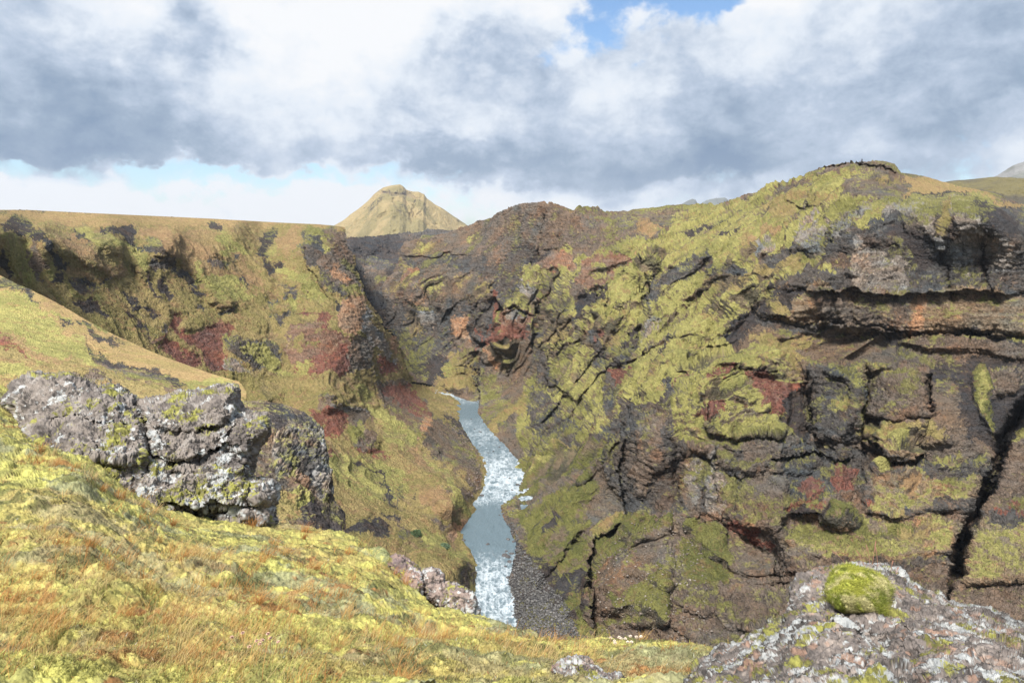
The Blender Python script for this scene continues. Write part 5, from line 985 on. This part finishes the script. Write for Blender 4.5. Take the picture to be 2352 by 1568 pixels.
def lichen_cols(size, seed, white=.5, moss=.5, base=((.225, .195, .175), (.14, .125, .115), (.285, .26, .24)), warm=0.0):
    def f(p, n):
        a = fbm(p, 9*size, 4, .6, seed); b = fbm(p, 2.5*size, 4, .65, seed+1); c = fbm(p, .6*size, 3, .7, seed+2); g = fbm(p, 14*size, 3, .6, seed+3)
        q = p+np.stack([b, c, b], 1)*.35*size
        col = lerp(lerp(np.array(base[0]), np.array(base[1]), sstep(a+.5*b, -.1, .6)[:, None]), np.array(base[2]), sstep(b-.3*a, .1, .6)[:, None])
        if warm: col = lerp(col, np.array((.42, .22, .13)), (sstep(fbm(p, 3*size, 3, .6, seed+9), .35, .6)*warm)[:, None])
        d1, gp, v = cells(q, .9*size, seed+4); sp = (d1 < .42-.22*v+.14*g)
        dk = sstep(fbm(p, 1.6*size, 4, .7, seed+12)+.3*g, .18, .40)
        col = lerp(col, np.array((.05, .045, .042)), (dk*.85)[:, None])
        col = np.where((sp & (v > .25))[:, None], np.array((.045, .042, .040))*(1+.5*c[:, None]), col)
        wf = fbm(q, 3.2*size, 5, .68, seed+5)+.5*g+.25*fbm(q, .7*size, 3, .7, seed+6); d1b, gb, vb = cells(q, 1.3*size, seed+6)
        wt = np.maximum(sstep(wf, .62-.75*white, .74-.75*white)*.9, sstep(.40+.25*c-d1b, 0, .12)*(vb > 1.0-.7*white-.8*g))
        wc = lerp(np.array((.46, .475, .47)), np.array((.30, .32, .33)), sstep(c+b, -.4, .5)[:, None])
        col = lerp(col, wc, (wt*.92)[:, None])
        up = n[:, 2]; ms = sstep(fbm(p, 5*size, 4, .6, seed+7)+.35*c+.35*(up-.4), .50-.35*moss, .62-.35*moss)
        mc = lerp(np.array((.12, .115, .035)), np.array((.23, .225, .06)), sstep(b+.6*c, -.2, .5)[:, None])
        col = lerp(col, mc, ms[:, None])
        return np.clip(col*(1+.25*c)[:, None], .01, .8)
    return f
OUT = Z(4, P('80 165 130 130 200 110 300 95 440 100 500 115 560 150 640 180 780 178 860 205 910 240 950 275 1100 250 1240 215 1380 210 1480 170 1560 165 1640 175 1655 220 1650 280 1680 340 1750 355 1840 365 1870 410 1865 520 1800 600 1780 660 1760 740 1745 800 1800 810 1880 830 1915 880 1918 950 1880 1020 1885 1180 1650 1200 1430 1180 1200 1150 900 1110 700 1020 600 920 450 820 360 720 130 650 60 600 40 480 60 380 30 300 50 220'))
OS = [('vee',7,5,Z(4,P('955 280 970 380 1010 480 1020 600 1000 740 990 860'))),('vee',3,3,Z(4,P('380 670 560 690 740 700 900 730 1000 745'))),('right',2.5,12,Z(4,P('300 420 500 400 700 440 900 430'))),('vee',3,4,Z(4,P('640 540 660 620 600 680'))),
      ('vee',3,4,Z(4,P('1050 470 1300 500 1450 480 1640 400'))),('right',3,14,Z(4,P('1010 640 1150 700 1300 690 1500 600 1700 560'))),('vee',3,4,Z(4,P('1200 700 1190 780 1300 800 1500 780'))),('vee',3,5,Z(4,P('1560 640 1640 700 1720 740'))),
      ('bump',11,14,Z(4,P('1150 1100 1350 1050 1550 1070 1700 1110'))),('right',4,16,Z(4,P('1050 980 1250 1000 1450 970 1700 990 1860 1010'))),('vee',3,5,Z(4,P('1660 380 1600 440 1560 520 1480 600')))]
OP = [(Z(4, P('960 300 1240 215 1480 170 1640 180 1660 340 1500 460 1300 500 1050 470')), -4), (Z(4, P('1000 480 1300 510 1500 480 1700 380 1860 380 1860 520 1750 640 1500 600 1300 680 1150 690')), -2), (Z(4, P('100 560 300 420 700 440 950 430 1000 640 980 730 700 690 400 670')), -3), (Z(4, P('400 690 960 750 940 1060 700 980')), 1),
      (Z(4, P('1720 800 1900 840 1910 960 1860 1000 1740 980')), -2)]
blob('rock_outcrop', OUT, [(0,880,14.6),(200,870,14.4),(330,930,14.0),(560,900,14.6),(620,950,14.2),(100,1050,12.4),(330,1150,12.0),(640,1200,12.8),(500,1100,12.9),(250,1000,12.9)], 1.25, 46, 1.0, .062, 601, m_lichen('lichen_rock', 9), lichen_cols(.085, 611, .36, .26, ((.19, .165, .148), (.12, .105, .098), (.245, .222, .205))),
     OS, OP, 'massive pale grey outcrop covered in white and black lichen at the edge of the grass', 'rock')
def Z8(s): return [(1531.25+a*.34893, 1255.6+b*.34893) for a, b in P(s)]
def Z9(s): return [(857.5+a*.33855, 1194.4+b*.33855) for a, b in P(s)]
blob('boulder', Z8('-40 1100 150 880 200 800 300 690 350 650 460 620 500 580 560 560 640 520 660 490 760 470 790 400 810 340 808 290 860 230 960 170 1000 130 1090 125 1200 108 1300 112 1450 120 1540 150 1590 230 1700 290 1800 310 1850 350 2000 390 2150 420 2200 460 2352 530 2560 600 2560 1200 -40 1200'),
     [(1580,1568,3.0),(1650,1500,3.4),(1850,1320,3.9),(2000,1300,4.0),(2200,1390,3.9),(2400,1450,3.8),(1600,1660,2.3),(2400,1660,1.9),(2000,1500,2.7),(2352,1560,2.3)], .24, 42, 1.1, .027, 621, m_lichen('lichen_rock_near', 26), lichen_cols(.026, 631, .50, .12, ((.175, .15, .138), (.10, .088, .083), (.27, .23, .205)), .35),
     [('vee',3,9,Z8('820 480 1000 600 1200 640')),('vee',3,8,Z8('1500 500 1700 620 1900 800')),('bump',-4,30,Z8('1600 420 1900 560 2200 760')),('bump',5,30,Z8('1200 560 1500 700 1750 900'))], None, 'large lichen crusted boulder carrying a round green moss cushion', 'boulder', rel=.75)
blob('boulder', Z9('1210 1010 1250 950 1310 922 1390 915 1450 930 1490 980 1540 1010 1570 1050 1660 1040 1700 1070 1740 1120 1740 1240 1180 1240 1180 1100 1240 1060'),
     [(1270,1520,3.9),(1330,1505,4.0),(1400,1550,3.8),(1300,1600,3.5),(1430,1600,3.5)], .14, 26, 1.0, .014, 641, m_lichen('lichen_rock_small', 26), lichen_cols(.024, 651, .75, .12, ((.20, .16, .15), (.10, .09, .09), (.32, .26, .22)), .3), (), None, 'small knobbly rock with white lichen poking out of the grass at the bottom edge', 'boulder')
blob('boulder', Z9('112 250 150 232 200 240 240 265 290 310 335 360 345 430 330 520 290 560 220 520 180 430 125 350 105 300'),
     [(900,1280,9.8),(960,1330,9.4),(940,1370,9.2)], .35, 22, 1.0, .03, 661, m_lichen('lichen_rock_rim', 9), lichen_cols(.05, 671, .40, .2, ((.25, .18, .16), (.13, .10, .10), (.33, .25, .22))), (), None, 'pinkish rock at the rim of the grass beside the mossy hump', 'boulder')
blob('boulder', Z9('300 350 340 320 400 310 450 330 480 370 490 410 560 430 620 460 670 480 705 530 712 600 696 690 600 660 500 640 430 600 370 560 315 510'),
     [(960,1310,9.7),(1090,1390,8.9),(1090,1420,8.8),(1000,1390,9.2)], .45, 24, 1.0, .03, 681, m_lichen('lichen_rock_rim2', 9), lichen_cols(.05, 691, .35, .2, ((.23, .18, .16), (.11, .09, .09), (.30, .24, .21))), [('vee',4,4,Z9('480 400 500 480 520 600'))], None, 'speckled dark rock jutting from the grass rim above the river', 'boulder')
def cushion(p, n):
    b = fbm(p, .05, 4, .6, 701); c = fbm(p, .015, 3, .7, 702); a = fbm(p*np.array([1, 1, .5]), .12, 3, .6, 703)
    col = lerp(np.array((.30, .31, .055)), np.array((.15, .175, .03)), sstep(b+.5*c+.5*a, -.1, .5)[:, None]); return np.clip(lerp(col, np.array((.42, .38, .20)), sstep(a-b, .2, .7)[:, None]*.8)*(1+.3*c)[:, None], .01, .8)
mo, Pm, nm, qm = blob('moss_cushion', Z8('1075 200 1090 150 1140 120 1200 108 1290 138 1380 168 1450 215 1495 270 1480 320 1460 380 1465 430 1440 472 1380 474 1290 455 1200 442 1120 412 1060 340 1048 280'),
     [(1900,1330,3.43),(1980,1310,3.50),(2040,1350,3.38),(1980,1415,3.10),(1920,1380,3.16)], .2, 34, 1.0, .02, 711, ground_mat('cushion_moss', 60, .006, .95, .4), cushion, (), None, 'round bright green moss cushion on top of the large boulder', 'moss', rel=.12, fuzz=.016)
def grey_moss(p, n):
    b = fbm(p, .25, 4, .6, 721); c = fbm(p, .05, 3, .7, 722)
    return np.clip(lerp(lerp(np.array((.25, .26, .12)), np.array((.16, .175, .075)), sstep(b+.4*c, -.2, .5)[:, None]), np.array((.32, .30, .10)), sstep(c, .2, .6)[:, None])*(1+.25*c)[:, None], .01, .8)
blob('moss_mound', Z9('-90 260 -60 210 -10 185 40 172 80 185 108 225 118 300 100 400 60 470 0 480 -60 420 -100 340'), [(857,1260,10.7),(880,1290,10.2),(860,1340,9.6)], .35, 24, 1.0, .05, 731, ground_mat('mound_moss', 20, .015, .95, .4), grey_moss, (), None, 'grey green moss hump swelling over the rim beside the pinkish rock', 'moss', rel=.3, fuzz=.02)
# fuzz of the cushion
ok = np.zeros(len(Pm.reshape(-1, 3)), bool); ok[np.unique(qm)] = True; ii = r.choice(np.flatnonzero(ok), 16000); q = Pm.reshape(-1, 3)[ii]+r.normal(0, .003, (16000, 3)); nn = nm[ii]
v, qd, c = blades(q, r.uniform(.006, .016, 16000), np.stack([nn[:, 0]*1.2+r.normal(.3, .4, 16000), nn[:, 1]*1.2+r.normal(0, .4, 16000)], 1), np.full(16000, .0028), cushion(q, nn)*r.uniform(.7, 1.35, (16000, 1)), 5, segs=1)
fz = mesh_obj('moss_fibres', v, qd, m_blade, c, parent=mo)

# ---- dried flower heads on thin stalks
m_fl = new_mat('dry_flower'); N = m_fl.node_tree.nodes; L = m_fl.node_tree.links
fa = node('ShaderNodeAttribute', attribute_name='Col').outputs[0]; fp_ = node('ShaderNodeBsdfPrincipled', ins={'Base Color': fa, 'Roughness': .85}); node('ShaderNodeOutputMaterial', ins={0: fp_.outputs[0]})
def flower(pos, h, lean, k, label, group, hc, hr=.009):
    rr_ = np.random.default_rng(k); o = bpy.data.objects.new('dried_flower', None); C.objects.link(o); o.location = [float(t) for t in pos]; tag(o, label, 'flower', None, group)
    t = np.linspace(0, 1, 5); ctr = np.stack([lean*h*t**1.5, 0*t, h*t], 1); ring = np.array([(math.cos(a), math.sin(a), 0) for a in np.arange(5)*2*math.pi/5])*.0016
    co = (ctr[:, None]+ring[None]).reshape(-1, 3); q = np.array([[i*5+j, i*5+(j+1) % 5, (i+1)*5+(j+1) % 5, (i+1)*5+j] for i in range(4) for j in range(5)])
    mesh_obj('stem', co, q, m_fl, np.tile([(.36, .20, .10)], (len(co), 1)), parent=o)
    n = 46; u = rr_.normal(size=(n, 3)); u /= np.linalg.norm(u, axis=1, keepdims=True); u[:, 2] = np.abs(u[:, 2])*.8; base = ctr[-1]; s1 = np.cross(u, [0, 0, 1.])+.01; s1 /= np.linalg.norm(s1, axis=1, keepdims=True)
    pet = np.stack([base+u*0-s1*.001, base+u*hr-s1*.0042, base+u*hr*1.35, base+u*hr+s1*.0042], 1).reshape(-1, 3)
    mesh_obj('flower_head', pet, np.arange(n*4).reshape(-1, 4), m_fl, np.repeat(np.array([hc])*rr_.uniform(.75, 1.2, (n, 1)), 4, 0), parent=o, smooth=False)
def ground_at(x, y):
    i = np.argmin((X_-x)**2+(Y_-y)**2); return flat[i]
FLW = [(548,1512,.10),(562,1520,.09),(592,1512,.09),(600,1524,.11),(612,1530,.13),(618,1515,.10),(625,1528,.13),(630,1520,.10),(606,1538,.08),(572,1530,.06)]
for k, (x, y, h) in enumerate(FLW):
    flower(ground_at(x, y+8), h, .15*((k*7) % 5-2), 800+k, f"pale pink dried flower head, {['leftmost','second','third','fifth','sixth','seventh','eighth','rightmost','shortest of the middle','fourth'][k]} of the cluster near the bottom edge", 'dried thrift flowers in the grass', (.62, .42, .34))
WF = [(1403,1478),(1411,1483),(1420,1487),(1428,1480),(1436,1488),(1445,1482),(1452,1488),(1461,1481),(1469,1486),(1414,1491),(1442,1493)]
for k, (x, y) in enumerate(WF):
    flower(ground_at(x, y), .05+.02*(k % 3), .1*(k % 3-1), 840+k, f"small cream coloured seed head, {['first','second','third','fourth','fifth','sixth','seventh','eighth','ninth','tenth','last'][k]} along the grassy rim above the dark rubble slope", 'cream seed heads on the grassy rim', (.70, .60, .50), .014)
# red stalks on top of the large boulder
for k, (x, y, h, ln) in enumerate([(1945,1302,.11,-.9),(1984,1300,.10,-.5),(1998,1298,.13,-.25),(2004,1297,.15,.05),(2016,1302,.13,-.2),(2046,1312,.07,.1),(2058,1320,.05,.2)]):
    b0 = world(x, y, 3.72); t = np.linspace(0, 1, 7); hx = ln*h*t**1.4; ctr = np.stack([hx, 0*t, h*t], 1); rad = .0014+.0022*np.exp(-((t-.85)/.16)**2); ring = np.array([(math.cos(a), math.sin(a), 0) for a in np.arange(5)*2*math.pi/5])
    co = (ctr[:, None]+ring[None]*rad[:, None, None]).reshape(-1, 3); q = np.array([[i*5+j, i*5+(j+1) % 5, (i+1)*5+(j+1) % 5, (i+1)*5+j] for i in range(6) for j in range(5)])
    o = mesh_obj('dry_stalk', co, q, m_fl, np.tile([(.34, .17, .12)], (len(co), 1)), label=f"reddish dry stalk on top of the moss boulder, {['leftmost','second','third','tallest','fifth','sixth','rightmost'][k]} of seven", cat='stalk', group='dry stalks on the boulder'); o.location = [float(v_) for v_ in b0]
# ---- stones on the skylines and the cairn
def stone_thing(name, x, y, D, s, k, label, cat, group=None):
    co, tri = rock_shape(k, 2, .75); o = mesh_obj(name, co*s, None, m_stone, np.tile([(.10, .085, .075)], (len(co), 1)), tris=tri, label=label, cat=cat, group=group); o.location = [float(t) for t in world(x, y, D)]; return o
for k, (x, y, s, lb) in enumerate([(46,482,1.4,'small dark rock on the plateau skyline, leftmost of the row'),(62,483,1.0,'tiny dark rock beside the leftmost one on the plateau skyline'),(395,499,1.7,'upright reddish rock on the plateau skyline'),(416,501,.9,'low grey rock just beyond the upright one on the plateau skyline'),(440,502,.9,'small grey rock in the middle of the plateau skyline row'),(466,503,1.1,'rounded grey rock, rightmost on the plateau skyline')]):
    stone_thing('skyline_rock', x, y, 630, s, 900+k, lb, 'rock', 'rocks on the plateau skyline')
cb = world(1979, 374, 455)
ca = bpy.data.objects.new('stone_cairn', None); C.objects.link(ca); ca.location = [float(t) for t in cb]; tag(ca, 'dark pointed stone cairn on the summit of the mossy hill', 'cairn')
for k, (dx, dz, s) in enumerate([(-.7, .2, .75), (.6, .2, .8), (0, .9, .8), (.1, 1.7, .6), (0, 2.3, .4)]):
    co, tri = rock_shape(930+k, 2, .8); o = mesh_obj('cairn_stone', co*s, None, m_stone, np.tile([(.05, .045, .045)], (len(co), 1)), tris=tri, parent=ca); o.location = (dx, 0, dz)

# ---- two low shrubs on the slope above the river
for k, (x, y, R_, lb) in enumerate([(955, 1230, 2.0, 'dark green shrub in the dark gully above the river'), (1020, 1261, 1.7, 'small grey green shrub alone on the mossy slope above the river')]):
    b0 = PL.reshape(-1, 3)[np.argmin((LX-x)**2+(LY-y)**2)]; rr_ = np.random.default_rng(950+k); o = bpy.data.objects.new('shrub', None); C.objects.link(o); o.location = [float(t) for t in b0]; tag(o, lb, 'shrub')
    n = 900; u = rr_.normal(size=(n, 3)); u /= np.linalg.norm(u, axis=1, keepdims=True); u *= R_*rr_.uniform(.45, 1.1, (n, 1))**.6*np.array([1.2, 1, .7])*(1+.3*fbm(u, .8, 3, .6, 960+k))[:, None]; u[:, 2] += R_*.5
    a = rr_.normal(size=(n, 3))*.16; b = rr_.normal(size=(n, 3))*.16; lf = np.stack([u-a, u+b, u+a, u-b], 1).reshape(-1, 3)
    mesh_obj('foliage', lf, np.arange(n*4).reshape(-1, 4), m_blade, np.repeat(np.array([(.075, .115, .055) if k == 0 else (.12, .17, .10)])*rr_.uniform(.6, 1.5, (n, 1)), 4, 0), parent=o, smooth=False)
    st = []; v, qd, c = blades(np.zeros((9, 3))-np.array([0, 0, .3]), np.full(9, R_*1.1), rr_.normal(0, .6, (9, 2)), np.full(9, .12), np.tile([(.10, .075, .05)], (9, 1)), 961+k); mesh_obj('branch', v, qd, m_blade, c, parent=o)
# ------------------------------------------------------------------ air
hz = np.array([(x, y, z) for x in (-13000, 13000) for y in (-600, 13000) for z in (-175, 900)], float)
hq = np.array([(0,1,3,2),(4,6,7,5),(0,4,5,1),(2,3,7,6),(0,2,6,4),(1,5,7,3)])
m_haze = new_mat('haze'); N = m_haze.node_tree.nodes; L = m_haze.node_tree.links
pv = node('ShaderNodeVolumePrincipled', ins={'Color': (.80, .88, 1.0, 1), 'Density': 3.4e-5, 'Anisotropy': .1})
o_ = node('ShaderNodeOutputMaterial'); L.new(pv.outputs[0], o_.inputs['Volume'])
mesh_obj('haze', hz, hq, m_haze, smooth=False, label='thin blue haze in the distance', cat='haze', kind='stuff')
